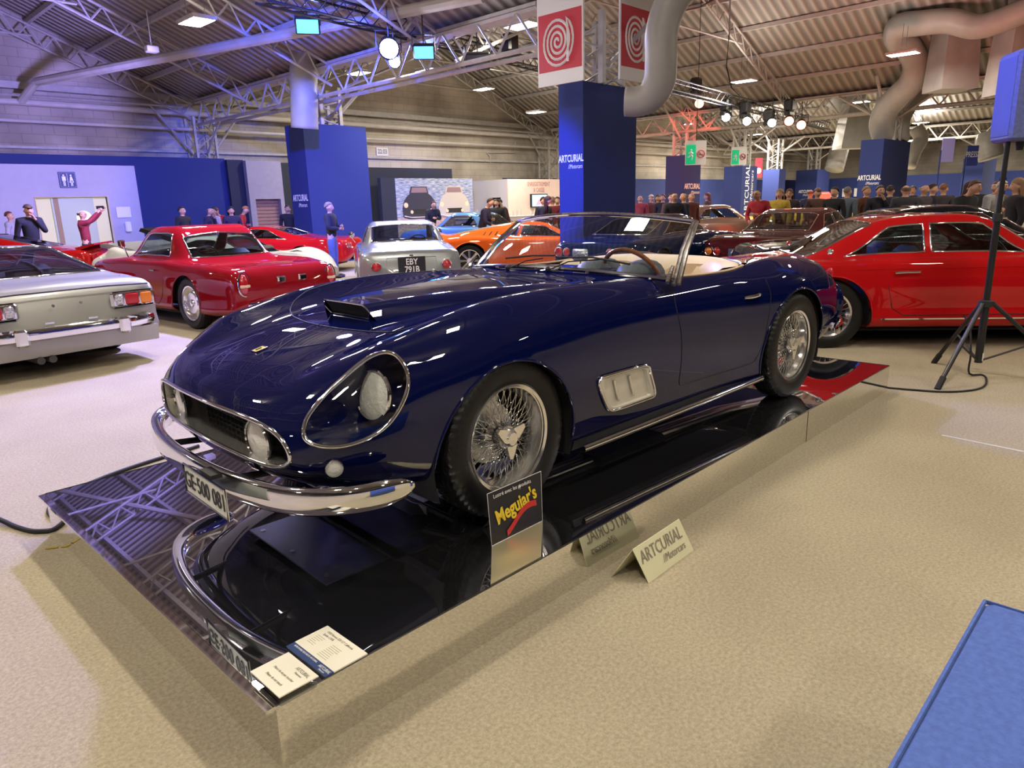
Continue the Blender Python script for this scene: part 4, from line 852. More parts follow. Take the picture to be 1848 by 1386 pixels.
duct([(1128,184),(1152,183),(1176,172),(1190,146),(1193,110),(1194,60),(1208,12),(1240,-40)],[11.3,11.25,11.15,11.05,10.95,10.85,10.75,10.55],[.22,.23,.24,.25,.25,.25,.25,.25],'big curved duct bending into the side of the tall blue pillar')
duct([(1598,250),(1592,222),(1598,200),(1622,172),(1646,145),(1652,115),(1640,88),(1618,66),(1622,48),(1660,42),(1710,38),(1768,48),(1820,32),(1870,12)],[24,23.6,23.2,22.6,22,21.6,21.2,20.8,20.4,20,19.5,19,18.5,18],[.40,.40,.39,.38,.37,.36,.35,.35,.34,.33,.32,.31,.31,.31],'thick S-shaped duct rising from the purple-lit pillar',n=18)
duct([(1625,254),(1628,215),(1645,185),(1668,160),(1672,130)],24.5,.27,'thinner duct behind the S-shaped one')
duct([(1545,246),(1550,215),(1530,190),(1505,172)],34,.55,'faint duct hanging behind the right end of the black truss'); duct([(1640,300),(1652,270),(1662,250),(1652,230)],34,.32,'small curved duct right of the purple-lit pillar'); duct([(1790,285),(1785,262),(1788,245)],30,.5,'pale yellow duct stub on the far right pillar'); duct([(1505,306),(1512,280),(1520,250),(1522,236)],44,.55,'duct rising from the small far pillar')
duct([(1735,-14),(1790,2),(1850,-8)],24,.7,'dim duct passing overhead at the upper right')
def hopper(px,py,D,w,label):
    p=atD(px,py,D); t=lab(MB().build('x',DUCT) if False else MB().lathe([(.45,1.6),(.45,1.15),(.5,1.1)],4).add([(-w,-.5,-.9),(w,-.5,-.9),(w,.5,-.9),(-w,.5,-.9),(-w,-.5,-.75),(w,-.5,-.75),(w,.5,-.75),(-w,.5,-.75),(-.42,-.42,1.15),(.42,-.42,1.15),(.42,.42,1.15),(-.42,.42,1.15)],[(0,3,2,1),(0,1,5,4),(1,2,6,5),(2,3,7,6),(3,0,4,7),(4,5,9,8),(5,6,10,9),(6,7,11,10),(7,4,8,11)]).build('duct_hopper',DUCT,None,False),label,'duct outlet','duct outlets'); t.location=p; t.rotation_euler=(0,0,-.8)
hopper(1720,104,20.5,.52,'wide flared duct outlet hanging under the thick duct'); hopper(1836,106,19,.52,'flared duct outlet at the right edge beside the blue-lit speaker'); hopper(1540,232,33,.7,'small flared duct outlet behind the stage truss')
# ---------- hanging signs ----------
REDS=mat('sign_red',(.55,.03,.06),.5,noise=(3,.05)); SIGNW=mat('sign_white',(.8,.8,.82),.5); GRN=mat('exit_green',(.0,.32,.14),.5)
def spiral(r,turns,n=90): return [(r*(.05+.95*(k/n))*math.cos(2*PI*turns*k/n),r*1.18*(.05+.95*(k/n))*math.sin(2*PI*turns*k/n)) for k in range(n)]
def hose_sign(o,xd,w,h,label):
    t=thing('hose_sign',label,'sign',o,0,'fire hose signs'); M=frame((0,0,0),xd,(0,0,1)); f=lambda v:M@Vector(v)
    MB().box((-w/2-.03,-h/2-.22,-.04),(w/2+.03,h/2+.35,-.005)).xf(f).build('sign_box',SIGNW,t,False); MB().box((-w/2,-h/2,-.005),(w/2,h/2,.0)).xf(f).build('red_panel',REDS,t,False)
    P=spiral(w*.38,4.2); P=[(x-.05*w,y) for x,y in P]; P+=[(P[-1][0]+.02*w,P[-1][1]-.15*h),(P[-1][0]+.03*w,-.2*h)]; rows=[[],[]]
    MB().tube([f((x,y,.004)) for x,y in P],.022,4).build('hose_drawing',SIGNW,t); e=P[-1]; MB().box((e[0]-.022,e[1]-.16,.0),(e[0]+.022,e[1],.02)).xf(f).build('nozzle_drawing',SIGNW,t,False)
    MB().bar((0,0,h/2+.3),(0,0,1.6),.012,4).build('sign_cable',BLACK,t); return t
hose_sign((9.2,6.71,4.07),(0,-1,0),.93,.90,'fire hose sign in blue light, left of the tall pillar'); hose_sign((10.72,6.2,4.22),(1,0,0),.95,.98,'fire hose sign, right one above the tall pillar')
def exit_sign(px,py,D,label,w=.45):
    p=atD(px,py,D); t=thing('exit_sign',label,'sign',p,0,'exit and no smoking signs'); x=(.70,-.71,0); M=frame((0,0,0),x,(0,0,1)); f=lambda v:M@Vector(v)
    MB().box((-w*1.05,-w*1.05,-.05),(w*1.05,w*1.3,-.01)).xf(f).build('sign_box',SIGNW,t,False); MB().box((-w,-w*.95,-.01),(-.01,w*.9,.0)).xf(f).build('green_panel',mat('exit_green_lit',(0,.35,.15),.5,em=(0,.45,.18),es=.4),t,False)
    m=MB(); c=-w*.5; s=w
    for a in (((-.05,.25),(.0,.0)),((0,0),(.15,-.25)),((.15,-.25),(.08,-.55)),((0,0),(-.15,-.22)),((-.15,-.22),(-.33,-.3)),((-.05,.22),(.18,.05)),((-.05,.22),(-.25,.05))): m.bar(f((c+a[0][0]*s,a[0][1]*s,.01)),f((c+a[1][0]*s,a[1][1]*s,.01)),.035*s*2,4)
    m.ball(tuple(f((c,.38*s,.01))),.09*s,8); m.build('running_man',SIGNW,t,False)
    rg=MB().tube([f((w*.5+.36*w*math.cos(a),.36*w*math.sin(a),.01)) for a in np.linspace(0,2*PI,20,endpoint=False)],.03*w*1.4,4,True).bar(f((w*.25,w*.25,.012)),f((w*.75,-w*.25,.012)),.03*w*1.4,4); rg.build('no_smoking_ring',REDS,t,False)
    MB().bar(f((w*.28,-.02,.006)),f((w*.75,-.02,.006)),.03*w,4).build('cigarette',BLACK,t); MB().bar((0,0,w*1.3),(0,0,rz(p[0])-p[2]),.012,4).build('sign_cable',BLACK,t)
exit_sign(1256,278,23,'green exit and no smoking sign, larger, above the two standing men',.32); exit_sign(1334,283,31,'green exit and no smoking sign, smaller, above the vertical lettering',.32)
t=thing('hose_sign','tiny red fire hose sign far away on the pale wall','sign',atD(1369,308,44),0,'fire hose signs'); M=frame((0,0,0),(.7,-.7,0),(0,0,1)); MB().box((-.22,-.42,-.02),(.22,.75,0)).xf(lambda v:M@Vector(v)).build('sign_board',REDS,t,False); MB().lathe([(0,.01),(.17,.01),(.17,0)],16).xf(lambda v:M@Vector(v)).build('hose_drawing',SIGNW,t,False)
def banner(px,py,D,w,h,m,label,s=None):
    p=atD(px,py,D); t=thing('hanging_banner',label,'banner',p,0,'hanging banners'); M=frame((0,0,0),(.75,-.66,0),(0,0,1)); f=lambda v:M@Vector(v); MB().box((-w,-h,-.03),(w,h,0)).xf(f).build('banner_cloth',m,t,False)
    MB().bar(tuple(f((-w-.03,0,-.01))),tuple(Vector(f((-w-.03,0,-.01)))-Vector((0,0,p[2]))),.02,6).build('banner_pole',NV,t)
    if s: text(s,h*.8,LTR,t,M@Matrix.Translation((0,.1*h,.01)),sx=.6)
    return t
BAN=mat('banner_lilac',(.30,.26,.62),.6); BANB=mat('banner_blue',(.035,.05,.30),.6)
t=banner(1711,271,22,.20,.35,BAN,'lilac banner on a tall blue pole at the right')
banner(1755,281,24,.20,.33,BANB,'small blue banner lettered PRESSE','PRESSE'); banner(1808,337,24,.14,.30,BANB,'small plain blue banner low on the right')
# hanging cable
lab(MB().tube([at(1318,-20,5.6),atD(1316,60,22),atD(1311,120,22),atD(1320,158,22),atD(1335,172,22)],.02,5).build('hanging_cable',BLACK,None),'black cable hanging from the roof to the black truss','cable')
lab(MB().tube([atD(1230,20,18),atD(1262,14,18),atD(1300,-8,18)],.02,5).build('hanging_cable',BLACK,None),'black cable loop under the roof at the top','cable')

# the rest of the hall behind the camera
struct(MB().box((-24.4,-26.3,0),(61,-26,VAL+3.8)).build('wall_right',WALLM,None,False)); struct(MB().box((-24.5,-26,0),(-24.2,YW,VAL+3.8)).build('wall_front',WALLM,None,False))
lab(MB().box((-24,-25.9,0),(60,-25.8,2.8)).build('navy_partition',NV,None,False),'navy partition along the wall behind the camera','partition')
for k,(x,y) in enumerate(((-8,-14),(3,-14),(13,-14),(-14,0),(-14,12),(24,-8))): ceil_lamp(x,y,5.2,'ceiling lamp behind the camera, '+['far left','left','right','beside the front wall','beside the front wall, farther','far right'][k],en=200)
for x,y,l in ((30,9,'small ceiling lamp over the row of visitors'),(31,17,'small ceiling lamp over the exit signs'),(42,10,'tiny ceiling lamp far off to the right'),(40,18,'added ceiling lamp brightening the far wall above the narrow dark pillar'),(51,14,'added ceiling lamp brightening the end of the hall'),(53,3,'added ceiling lamp brightening the end of the hall, farther right'),(-5,16,'ceiling lamp near the left wall, out of the picture to the left')): ceil_lamp(x,y,4.9,l,en=200 if x<0 else (420 if x<35 else 1100))  # lamps labelled as added are there to brighten the far end

for x,y,l in ((13.5,18.6,'added wall-fill lamp over the bar counter'),(19,18.6,'added wall-fill lamp over the two-car poster')): ceil_lamp(x,y,5.6,l,en=300)  # added to brighten the back wall
# ---------- the other cars ----------
DGL=glass('car_glass',(.42,.46,.48),refl=1.4); LGL=glass('car_glass_light',(.62,.70,.72),refl=1.4); GL=None
SEAT=mat('dark_seat',(.03,.03,.035),.6)
WM={}
def disc_wheel(parent,loc,side,R,rim='disc',w=.09):
    key=(R,rim,side)
    if key not in WM:
        y=lambda d:d*side; rr=R*.66
        t=MB().lathe([(rr,y(w*.7)),(rr+.03,y(w)),(R-.03,y(w)),(R,y(w*.7)),(R,y(-w*.7)),(R-.03,y(-w)),(rr,y(-w*.8))],40,'y')
        m=MB(); m.lathe([(rr+.004,y(w*.72)),(rr+.004,y(w*.84)),(rr-.012,y(w*.80)),(rr-.02,y(w*.3)),(rr-.02,y(-w*.6))],36,'y')
        if rim=='disc': m.lathe([(0,y(w*.75)),(.04,y(w*.72)),(.05,y(w*.55)),(rr*.6,y(w*.6)),(rr*.72,y(w*.35)),(rr-.02,y(w*.3))],36,'y')
        elif rim=='star':
            m.lathe([(0,y(w*.7)),(.06,y(w*.7)),(.075,y(w*.35)),(0,y(w*.3))],24,'y')
            for k in range(8): a=2*PI*k/8; c,s=math.cos(a),math.sin(a); m.tube([(.05*c,y(w*.5),.05*s),((rr-.015)*c,y(w*.5),(rr-.015)*s)],[.022,.03],6)
        bk=MB().lathe([(0,y(w*.15)),(rr-.015,y(w*.1))],28,'y')
        a=t.build('tyre',RUB,None); b=m.build('rim',ALU,None); c=bk.build('brake_shade',MBLK,None)
        WM[key]=(a.data,b.data,c.data)
        for o in (a,b,c): bpy.data.objects.remove(o)
    a,b,c=WM[key]; o=bpy.data.objects.new('wheel',a); COL.objects.link(o); o.parent=parent; o.location=loc
    for nm,d in (('rim',b),('rim_back',c)): q=bpy.data.objects.new(nm,d); COL.objects.link(q); q.parent=o
    return o
def coupe(name,label,pos,yaw,paint,S,axles=(.85,3.35),R=.33,track=.70,rim='disc',gl=None,ws=None,sw=None,rw=None,extra=None,chrome=True,pillar=None,arch=True,nu=96,nb=40,belt_trim=True,seats=True,off=None,rocker=.16):
    """S rows: x, W, zTop, wTop, zBelt, wBelt, zWaist, zSill ; x runs nose to tail; yaw = heading of the nose"""
    st=[]
    for x,W_,zt,wt_,zb,wb_,zw,zs in S:
        roof=zt-zb>.12
        st.append((x,[(0,0,zt),(0,wt_*.6,zt-.008),(0,wt_,zt-(.04 if roof else .012)),(0,wb_,zb),(0,wb_+(W_-wb_)*.75,zb-(.035 if roof or 1 else 0)),(0,W_,zw),(0,W_*.99,(zw+zs)/2),(0,W_*.94,zs),(0,0,zs-.01)]))
    L_=Loft(st,nu,nb,smooth=2); t=thing(name,label,'car',pos,yaw+PI)   # local +x = towards the tail
    reg_=[]; sp=lambda pts,b0=3.3,b1=7.2: [L_.inv(x,z,2,b0,b1) for x,z in pts]
    AP=[]
    if arch:
        for cx in axles:
            RR=R+.045; q=[]
            for k in range(25):
                A=PI*(k/24*1.3-.15); z=R-.01+RR*math.sin(A)
                if z>S[0][7]*0+rocker+.03: q.append((cx-RR*math.cos(A),z))
            q=sp(q); AP.append(q); reg_.append((None,[(q[0][0],7.7)]+q+[(q[-1][0],7.7)],(1,-1)))
    if ws: reg_.append(('windscreen',ws,(1,-1)))
    for q in (sw or []): reg_.append(('side_window',q,(1,-1)))
    if rw: reg_.append(('rear_window',rw,(1,-1)))
    for q in (extra or []): reg_.append(q[:3])
    G=L_.build(reg_,drop=lambda u,b,s:b>7.35)
    xm={q[0]:q[3] for q in (extra or [])}
    for nm,(V,F) in G.items():
        V=np.array(V)-[off or 0,0,0]
        if nm=='side_window':
            for s_ in (1,-1):
                f=[ff for ff in F if V[ff[0]][1]*s_>0]
                if len(f): u,iv=np.unique(np.array(f),return_inverse=True); raw(nm,V[u],iv.reshape(-1,4),gl or DGL,t,True)
        else: raw(nm,V,F,paint if nm=='body' else (xm.get(nm) or gl or DGL),t,True)
    O=np.array([off or 0,0,0]); L_.off=O; endcap(L_,-1,'tail_panel',paint,t,O); endcap(L_,0,'nose_panel',paint,t,O)
    def T(poly,r,m=CHROME,side=1,closed=True,nm='window_trim'):
        P=[L_.at(u,b,side)-O for u,b in poly]; return MB().tube(P,r,5,closed).build(nm,m,t,True)
    for q in (sw or []):
        for s_ in (1,-1): T(dens(q),.010,side=s_,m=CHROME if chrome else BLACK)
    for q in (ws,rw):
        if q:
            a=[p for p in dens(q,False)]; P=[L_.at(u,b,1)-O for u,b in a]; P2=[p*[1,-1,1] for p in reversed(P)]; MB().tube(P+P2,.011,5,True).build('window_trim',CHROME if chrome else BLACK,t,True)
    for q in AP:
        for s_ in (1,-1): T(q,.008,paint,s_,False,'wheel_arch_lip')
    for cx in axles:
        for s_ in (-1,1):
            loc=(cx-O[0],track*s_,R)
            if rim=='wire': wire_wheel(t,loc,s_,R=R,rr=R*.62,w=.085,ns=26,cheap=True)
            else: disc_wheel(t,loc,s_,R,rim)
            if arch: 
                rows=[[(cx-O[0]-(R+.05)*math.cos(A),s_*(track+yy),R+(R+.05)*math.sin(A)) for yy in (.06,-.25)] for A in [PI*(k/12*1.2-.1) for k in range(13)]]
                MB().grid(rows).build('wheel_well',MBLK,t)
    x0,x1=axles[0]+R+.06-O[0],axles[1]-R-.06-O[0]; MB().box((axles[0]-O[0]-.5,-.6,rocker-.02),(axles[1]-O[0]+.6,.6,rocker+.0)).build('floor_pan',MBLK,t,False)
    if seats:
        c=(axles[0]+axles[1])/2-O[0]+.25
        for s_ in (-1,1): MB().box((c-.3,.36*s_-.24,.25),(c+.25,.36*s_+.24,.45),bev=.05).box((c+.15,.36*s_-.23,.3),(c+.32,.36*s_+.23,.95),bev=.06).build('seat',SEAT,t)
        MB().box((c-1.0,-.6,.55),(c-.75,.6,.82),bev=.05).build('dashboard',SEAT,t); MB().tube([(c-.62+.06*math.sin(a),.36+.18*math.cos(a),.80+.17*math.sin(a)) for a in np.linspace(0,2*PI,20,endpoint=False)],.012,5,True).build('steering_wheel',BLACK,t)
    CARS.append((pos[0],pos[1],yaw,off or 0,S[-1][0],max(r[1] for r in S))); return t,L_,T,sp
CARS=[]
def dens(q,closed=True):
    o=[]; n=len(q)
    for i in range(n if closed else n-1):
        a,b=q[i],q[(i+1)%n]
        for k in range(6): o.append((a[0]+(b[0]-a[0])*k/6,a[1]+(b[1]-a[1])*k/6))
    if not closed: o.append(q[-1])
    return o
def blade(t,x,W,z,wrap,m=CHROME,h=.045,name='bumper',th=.035,front=False):
    s=-1 if front else 1; pts=[(x-wrap*s,-W),(x-wrap*.35*s,-W*.985),(x-.05*s,-W*.86),(x+.01*s,-W*.5),(x+.02*s,0)]; p=smoothpath(pts+[(a,-b) for a,b in reversed(pts[:-1])],40)
    rows=[]
    for i,(a,b) in enumerate(p):
        tt=i/39; f=min(1,.4+8*min(tt,1-tt)); rows.append([(a+s*th*c,b+(th*.4*(1 if b>0 else -1) if abs(b)>W*.9 else 0),z+h*f*q) for c,q in ((0,-1),(.8,-.7),(1,0),(.8,.7),(0,1),(-.3,0))])
    mm=MB().grid(rows,True); mm.F.append(tuple(range(6))); mm.F.append(tuple(39*6+k for k in range(6))); return mm.build(name,m,t)
def rlamp(t,x,y,z,r,m,ring=True,name='tail_lamp',d=1):
    o=MB().lathe([(0,.03*d),(r*.6,.025*d),(r,.005*d),(r,-.03*d)],20,'x',(x,y,z)).build(name,m,t)
    if ring: MB().lathe([(r,-.01*d),(r*1.13,0),(r*1.1,.014*d),(r*.98,.01*d)],20,'x',(x,y,z)).build('lamp_ring',CHROME,o)
    return o
def plate(t,x,y,z,w,h,m,s,sz,tm,d=1,lines=None):
    p=MB().box((x-.006,y-w/2,z-h/2),(x+.006,y+w/2,z+h/2)).build('number_plate',m,t,False)
    L2=lines or [s]
    for i,q in enumerate(L2): text(q,sz,tm,p,frame((x+.009*d,y,z+(len(L2)-1-2*i)*sz*.45),(0,1*d,0),(0,0,1)),sx=.85,bold=.002)
    MB().tube([(x+.006*d,y-w/2,z-h/2),(x+.006*d,y+w/2,z-h/2),(x+.006*d,y+w/2,z+h/2),(x+.006*d,y-w/2,z+h/2)],.005,4,True).build('plate_frame',CHROME,p); return p
def paint(n,c,metal=.0,rough=.3): return mat(n,c,rough,metal,coat=1.,crough=.02,spec=.0)
RED1=paint('red_paint',(.46,.006,.008)); RED2=paint('deep_red_paint',(.24,.005,.010)); SILV=paint('silver_paint',(.38,.38,.36),.4,.35); SILB=paint('silver_blue_paint',(.30,.32,.33),.4,.32); ORG=paint('orange_paint',(.85,.13,.015)); WHT=paint('white_paint',(.72,.72,.76)); MAR=paint('maroon_paint',(.07,.006,.010)); DBL=paint('dark_blue_paint',(.004,.018,.07)); BRZ=paint('bronze_paint',(.30,.20,.15),.5); YEL=paint('yellow_paint',(.70,.42,.04)); BLU=paint('pale_blue_paint',(.10,.25,.55),.2)
# template side outline rows
def rows_(L0,W,hood,cowl,roof,deck,belt,x,waist=.62,sill=.20,tumb=.56,tail=.50,nose=.45,wt0=.45,fast=False):
    xc,xr,xrr,xd=x  # cowl, roof front, roof rear, deck start
    r=[(0,W*.62,nose+.10,.30,nose+.08,W*.45,nose,.33),(.05,W*.74,nose+.17,.36,nose+.15,W*.55,nose,.29),(.22,W*.88,hood-.09,.42,hood-.10,W*.68,.50,.24),(.6,W*.96,hood-.01,.48,hood-.02,W*.74,waist-.03,sill),
     (xc-.35,W,cowl-.02,.52,belt-.02,W*.78,waist,sill),(xc,W,cowl+.02,.60,belt,W*.80,waist,sill),(xr,W,roof-.03,tumb,belt,W*.83,waist,sill),((xr+xrr)/2,W,roof,tumb+.01,belt,W*.84,waist,sill),
     (xrr,W,roof-.04,tumb-.02,belt,W*.83,waist,sill),(xd,W*.98,deck+.01,.55,belt-.03,W*.79,waist,sill),(L0-.35,W*.95,deck-.03,.52,deck-.045,W*.74,waist-.02,sill+.02),(L0-.08,W*.87,deck-.08,.48,deck-.10,W*.68,waist-.04,.26),(L0,W*.80,deck-.15,.42,deck-.17,W*.62,waist-.06,.30),(L0+.03,W*.4,(deck+.25)/2+.05,.15,(deck+.25)/2+.03,W*.25,(deck+.25)/2,.40)]
    return r
def wins(x,b=(2.12,2.9),split=None):
    xc,xr,xrr,xd=x; ws=[(xc+.03,-.3),(xc+.05,1.9),(xr-.05,1.88),(xr-.03,-.3)]; rw=[(xrr+.06,-.3),(xrr+.08,1.75),(xd-.07,1.85),(xd-.03,-.3)]
    A=(xc+.16,b[1]);B=(xr+.06,b[0]);C_=(xrr-.05,b[0]);D=(xd-.38,b[1])
    if split is None: return ws,[[A,B,C_,D]],rw
    s=split; return ws,[[A,B,(s-.03,b[0]),(s-.03,b[1])],[(s+.03,b[1]),(s+.03,b[0]),C_,D]],rw
AN=lambda d:math.radians(d)
# 1 red coupe at the right, side on
x=(1.55,2.05,3.0,3.75); ws,sw_,rw=wins(x,split=2.62)
S=rows_(4.5,.86,.86,.90,1.25,.85,.87,x,waist=.60); a=AN(-53); rc=(6.95,1.43)   # rear axle centre on the floor
t,Lr,T,sp=coupe('coupe','bright red coupe with wire wheels, side on, behind the tripod stand',(rc[0],rc[1],0),a,RED1,S,axles=(.85,3.5),R=.335,track=.71,rim='wire',ws=ws,sw=sw_,rw=rw,off=3.5,gl=LGL)
for s_ in (1,-1):
    MB().tube([Lr.at(*L_i,s_)-Lr.off+[0,s_*.008,0] for L_i in sp([(1.35,.30),(2.2,.30),(3.05,.30)])],.011,5).build('sill_trim',CHROME,t); MB().tube([Lr.at(*L_i,s_)-Lr.off+[0,s_*.03,0] for L_i in sp([(2.74,.74),(2.85,.74),(2.96,.735)])],.011,6).build('door_handle',CHROME,t)
    MB().tube([Lr.at(*L_i,s_)-Lr.off for L_i in sp([(2.99,.85),(3.0,.6),(2.95,.40),(2.85,.335),(1.75,.335),(1.68,.5),(1.66,.84)],3.2)],.004,4).build('door_gap',MBLK,t); MB().lathe([(0,.0),(.012,0),(.022,.005),(.03,0)],14,'y',(Lr.at(3.52,3.3)[0]-Lr.off[0],s_*.76,.93)).build('filler_ring',CHROME,t)
    for z in (.77,): MB().tube([Lr.at(*L_i,s_)-Lr.off+[0,s_*.003,0] for L_i in sp([(1.3,z),(2.2,z),(3.2,z-.005),(4.1,z-.03)])],.003,4).build('body_crease',RED1,t)
blade(t,4.52-3.5,.70,.42,.35)
for s_ in (1,-1): MB().tube([(4.3-3.5,.55*s_,.2),(4.58-3.5,.52*s_,.2)],.03,10).build('tailpipe',CHROME,t)
# 2 deep red coupe, left
x=(1.5,2.0,2.75,3.15); ws,sw_,rw=wins(x); rw=[(2.82,-.3),(2.86,1.85),(3.10,1.95),(3.13,-.3)]
S=rows_(4.5,.83,.84,.90,1.30,.85,.88,x,waist=.60); x0=4.5
t,Lr,T,sp=coupe('coupe','deep red coupe with teardrop tail lamps and chrome mirror, behind the silver car',(3.84,6.66,0),AN(94),RED2,S,axles=(.8,3.35),R=.335,track=.69,ws=ws,sw=sw_,rw=rw,off=4.5,gl=LGL)
for s_ in (1,-1):
    b=MB().ball((-.06,.62*s_,.60),.115,14,(.45,.62,1.15)).build('tail_lamp',REDL,t); MB().tube([(-.035,.62*s_+.078*math.cos(q),.60+.145*math.sin(q)*(1.1 if math.sin(q)>0 else .9)) for q in np.linspace(0,2*PI,24,endpoint=False)],.010,6,True).build('lamp_ring',CHROME,b); MB().box((-.03,.62*s_-.065,.575),(-.005,.62*s_+.065,.61),bev=.008).build('lamp_reflector',CREAM,b)
    MB().tube([Lr.at(*q,s_)-Lr.off for q in sp([(2.78,.83),(2.80,.6),(2.72,.4),(2.62,.30),(1.75,.30)],3.2)],.005,4).build('door_gap',MBLK,t); MB().tube([Lr.at(*q,s_)-Lr.off+[0,s_*.025,0] for q in sp([(2.5,.74),(2.62,.74)])],.012,6).build('door_handle',CHROME,t)
    MB().bar((-2.95,s_*.70,.86),(-2.98,s_*.74,1.03),.009,6).box((-3.0,s_*.76-.05,1.02),(-2.97,s_*.76+.05,1.12),bev=.012).build('wing_mirror',CHROME,t)
MB().box((-.01,-.20,.42),(.01,.20,.60)).build('plate_recess',MBLK,t,False)
for s_ in (1,-1): MB().box((.0,.15*s_-.06,.60),(.05,.15*s_+.06,.68),bev=.015).build('plate_lamp',CHROME,t)
blade(t,.02,.68,.36,.3)
# 3 silver hatch, far left foreground
x=(1.5,2.3,2.85,4.15); ws,sw_,rw=wins(x); rw=[(2.95,-.3),(2.98,1.85),(4.05,2.1),(4.10,-.3)]
S=[(0,.55,.55,.3,.53,.4,.48,.33),(.3,.78,.68,.42,.66,.6,.52,.25),(.9,.86,.76,.5,.75,.68,.58,.2),(1.5,.89,.86,.6,.84,.72,.6,.2),(2.3,.90,1.14,.56,.86,.74,.6,.2),(2.85,.90,1.17,.57,.87,.75,.6,.2),(3.5,.90,1.06,.58,.87,.75,.6,.2),(4.2,.90,.88,.60,.84,.78,.62,.24),(4.52,.89,.80,.64,.785,.80,.64,.28),(4.56,.885,.76,.66,.755,.82,.62,.30),(4.60,.87,.56,.66,.55,.80,.46,.31),(4.62,.80,.50,.6,.48,.70,.42,.33),(4.63,.3,.42,.1,.41,.2,.40,.38)]
t,Lr,T,sp=coupe('fastback','silver fastback seen from behind at the left edge, chrome bumper and wide tail lamps',(1.20,6.10,0),AN(96),SILV,S,axles=(.95,3.55),R=.34,track=.74,ws=ws,sw=sw_,rw=rw,off=4.63)
MB().tube([(-.06,-.80,.775),(-.045,-.4,.79),(-.045,.4,.79),(-.06,.80,.775)],.007,5).build('boot_gap',MBLK,t)
for s_ in (1,-1):
    f=MB().box((-.05,.62*s_-.22,.565),(.0,.62*s_+.22,.725),bev=.03).build('lamp_surround',CHROME,t); 
    for y0,y1,mm in ((.18,.06,AMB),(.05,-.09,REDL),(-.10,-.185,LENS)):
        MB().box((-.02,s_*(.62+y0),.585),(.012,s_*(.62+y1),.705),bev=.02).build('lamp_lens',mm,f)
    MB().box((.0,.45*s_-.055,.33),(.13,.45*s_+.055,.49),bev=.02).build('overrider',CHROME,t)
    MB().lathe([(0,0),(.012,.0),(.016,-.01)],10,'x',(.01,.12*s_,.66)).build('badge_stud',CHROME,t)
    MB().box((.02,.19*s_-.04,.505),(.05,.19*s_+.04,.52)).build('plate_lamp',CHROME,t)
blade(t,.045,.885,.425,.75,h=.06,th=.05)
MB().prism([(-.5,.14),(-.02,.20),(.01,.36),(-.5,.36)],'y',-.82,.82).build('rear_valance',SILV,t,False)
MB().bar((-.3,-.30,.17),(.0,-.30,.17),.035,12).bar((-.3,-.20,.17),(.0,-.20,.17),.035,12).build('tailpipe',DGREY,t)
# 4 silver-blue coupe with British plate
x=(1.45,1.95,2.75,3.35); ws,sw_,rw=wins(x,split=2.45); rw=[(2.83,-.3),(2.86,1.9),(3.28,2.05),(3.31,-.3)]
S=[(0,.5,.5,.25,.48,.4,.44,.3),(.25,.70,.66,.4,.63,.58,.5,.24),(.8,.77,.80,.46,.78,.64,.58,.2),(1.45,.78,.88,.56,.86,.64,.6,.2),(1.95,.78,1.20,.52,.88,.66,.6,.2),(2.4,.78,1.25,.52,.89,.66,.6,.2),(2.75,.78,1.22,.52,.89,.66,.6,.2),(3.35,.78,.93,.52,.86,.64,.6,.2),(3.8,.76,.86,.54,.83,.64,.6,.22),(4.02,.74,.81,.56,.79,.64,.6,.26),(4.07,.72,.76,.55,.75,.63,.56,.29),(4.10,.66,.50,.5,.49,.58,.42,.31),(4.11,.2,.42,.1,.41,.15,.40,.36)]
t,Lr,T,sp=coupe('coupe','silver-blue coupe seen from behind with plate EBY 791B and round tail lamps',(5.90,6.83,0),AN(57),SILB,S,axles=(.8,3.15),R=.31,track=.65,ws=ws,sw=sw_,rw=rw,off=4.11,gl=LGL)
for s_ in (1,-1): rlamp(t,-.01,.52*s_,.62,.065,REDL); MB().ball((-.35,.55*s_,.30),.05,8).build('side_lamp',CHROME,t); MB().lathe([(0,-.02),(.05,-.01),(.055,.02),(0,.03)],16,'x',(-2.9,.80*s_,1.0)).bar((-2.9,.80*s_,.95),(-2.88,.74*s_,.86),.008,5).build('wing_mirror',CHROME,t)
plate(t,.012,0,.62,.40,.26,INK,'',.125,LTR,lines=['EBY','791B']); MB().tube([(.008,-.38,.50),(.008,.38,.50),(.0,.36,.74),(.0,-.36,.74)],.004,4,True).build('boot_gap',MBLK,t); MB().box((-.01,-.03,.755),(.03,.03,.785),bev=.01).build('boot_handle',CHROME,t)
# 5 orange mid-engined coupe
x=(1.15,1.75,2.35,3.75); ws,sw_,rw=wins(x); sw_=[[(1.35,2.9),(1.80,2.15),(2.25,2.15),(2.35,2.9)],[(2.42,2.88),(2.34,2.2),(2.55,2.3),(2.75,2.85)]]; rw=[(2.5,-.3),(2.5,1.5),(3.6,1.5),(3.7,-.3)]
S=[(0,.5,.46,.3,.44,.4,.40,.28),(.3,.80,.58,.42,.58,.62,.46,.2),(.8,.87,.70,.5,.73,.68,.55,.18),(1.15,.88,.76,.55,.76,.7,.56,.18),(1.75,.88,1.06,.5,.77,.72,.56,.18),(2.1,.89,1.10,.5,.78,.72,.56,.18),(2.5,.90,1.07,.5,.79,.74,.58,.18),(3.2,.92,.96,.52,.84,.72,.6,.18),(3.8,.90,.86,.54,.82,.70,.6,.22),(4.15,.86,.78,.56,.74,.66,.58,.3),(4.22,.8,.62,.5,.60,.6,.5,.34),(4.23,.2,.46,.1,.45,.15,.44,.40)]
pw=(9.897,9.895)
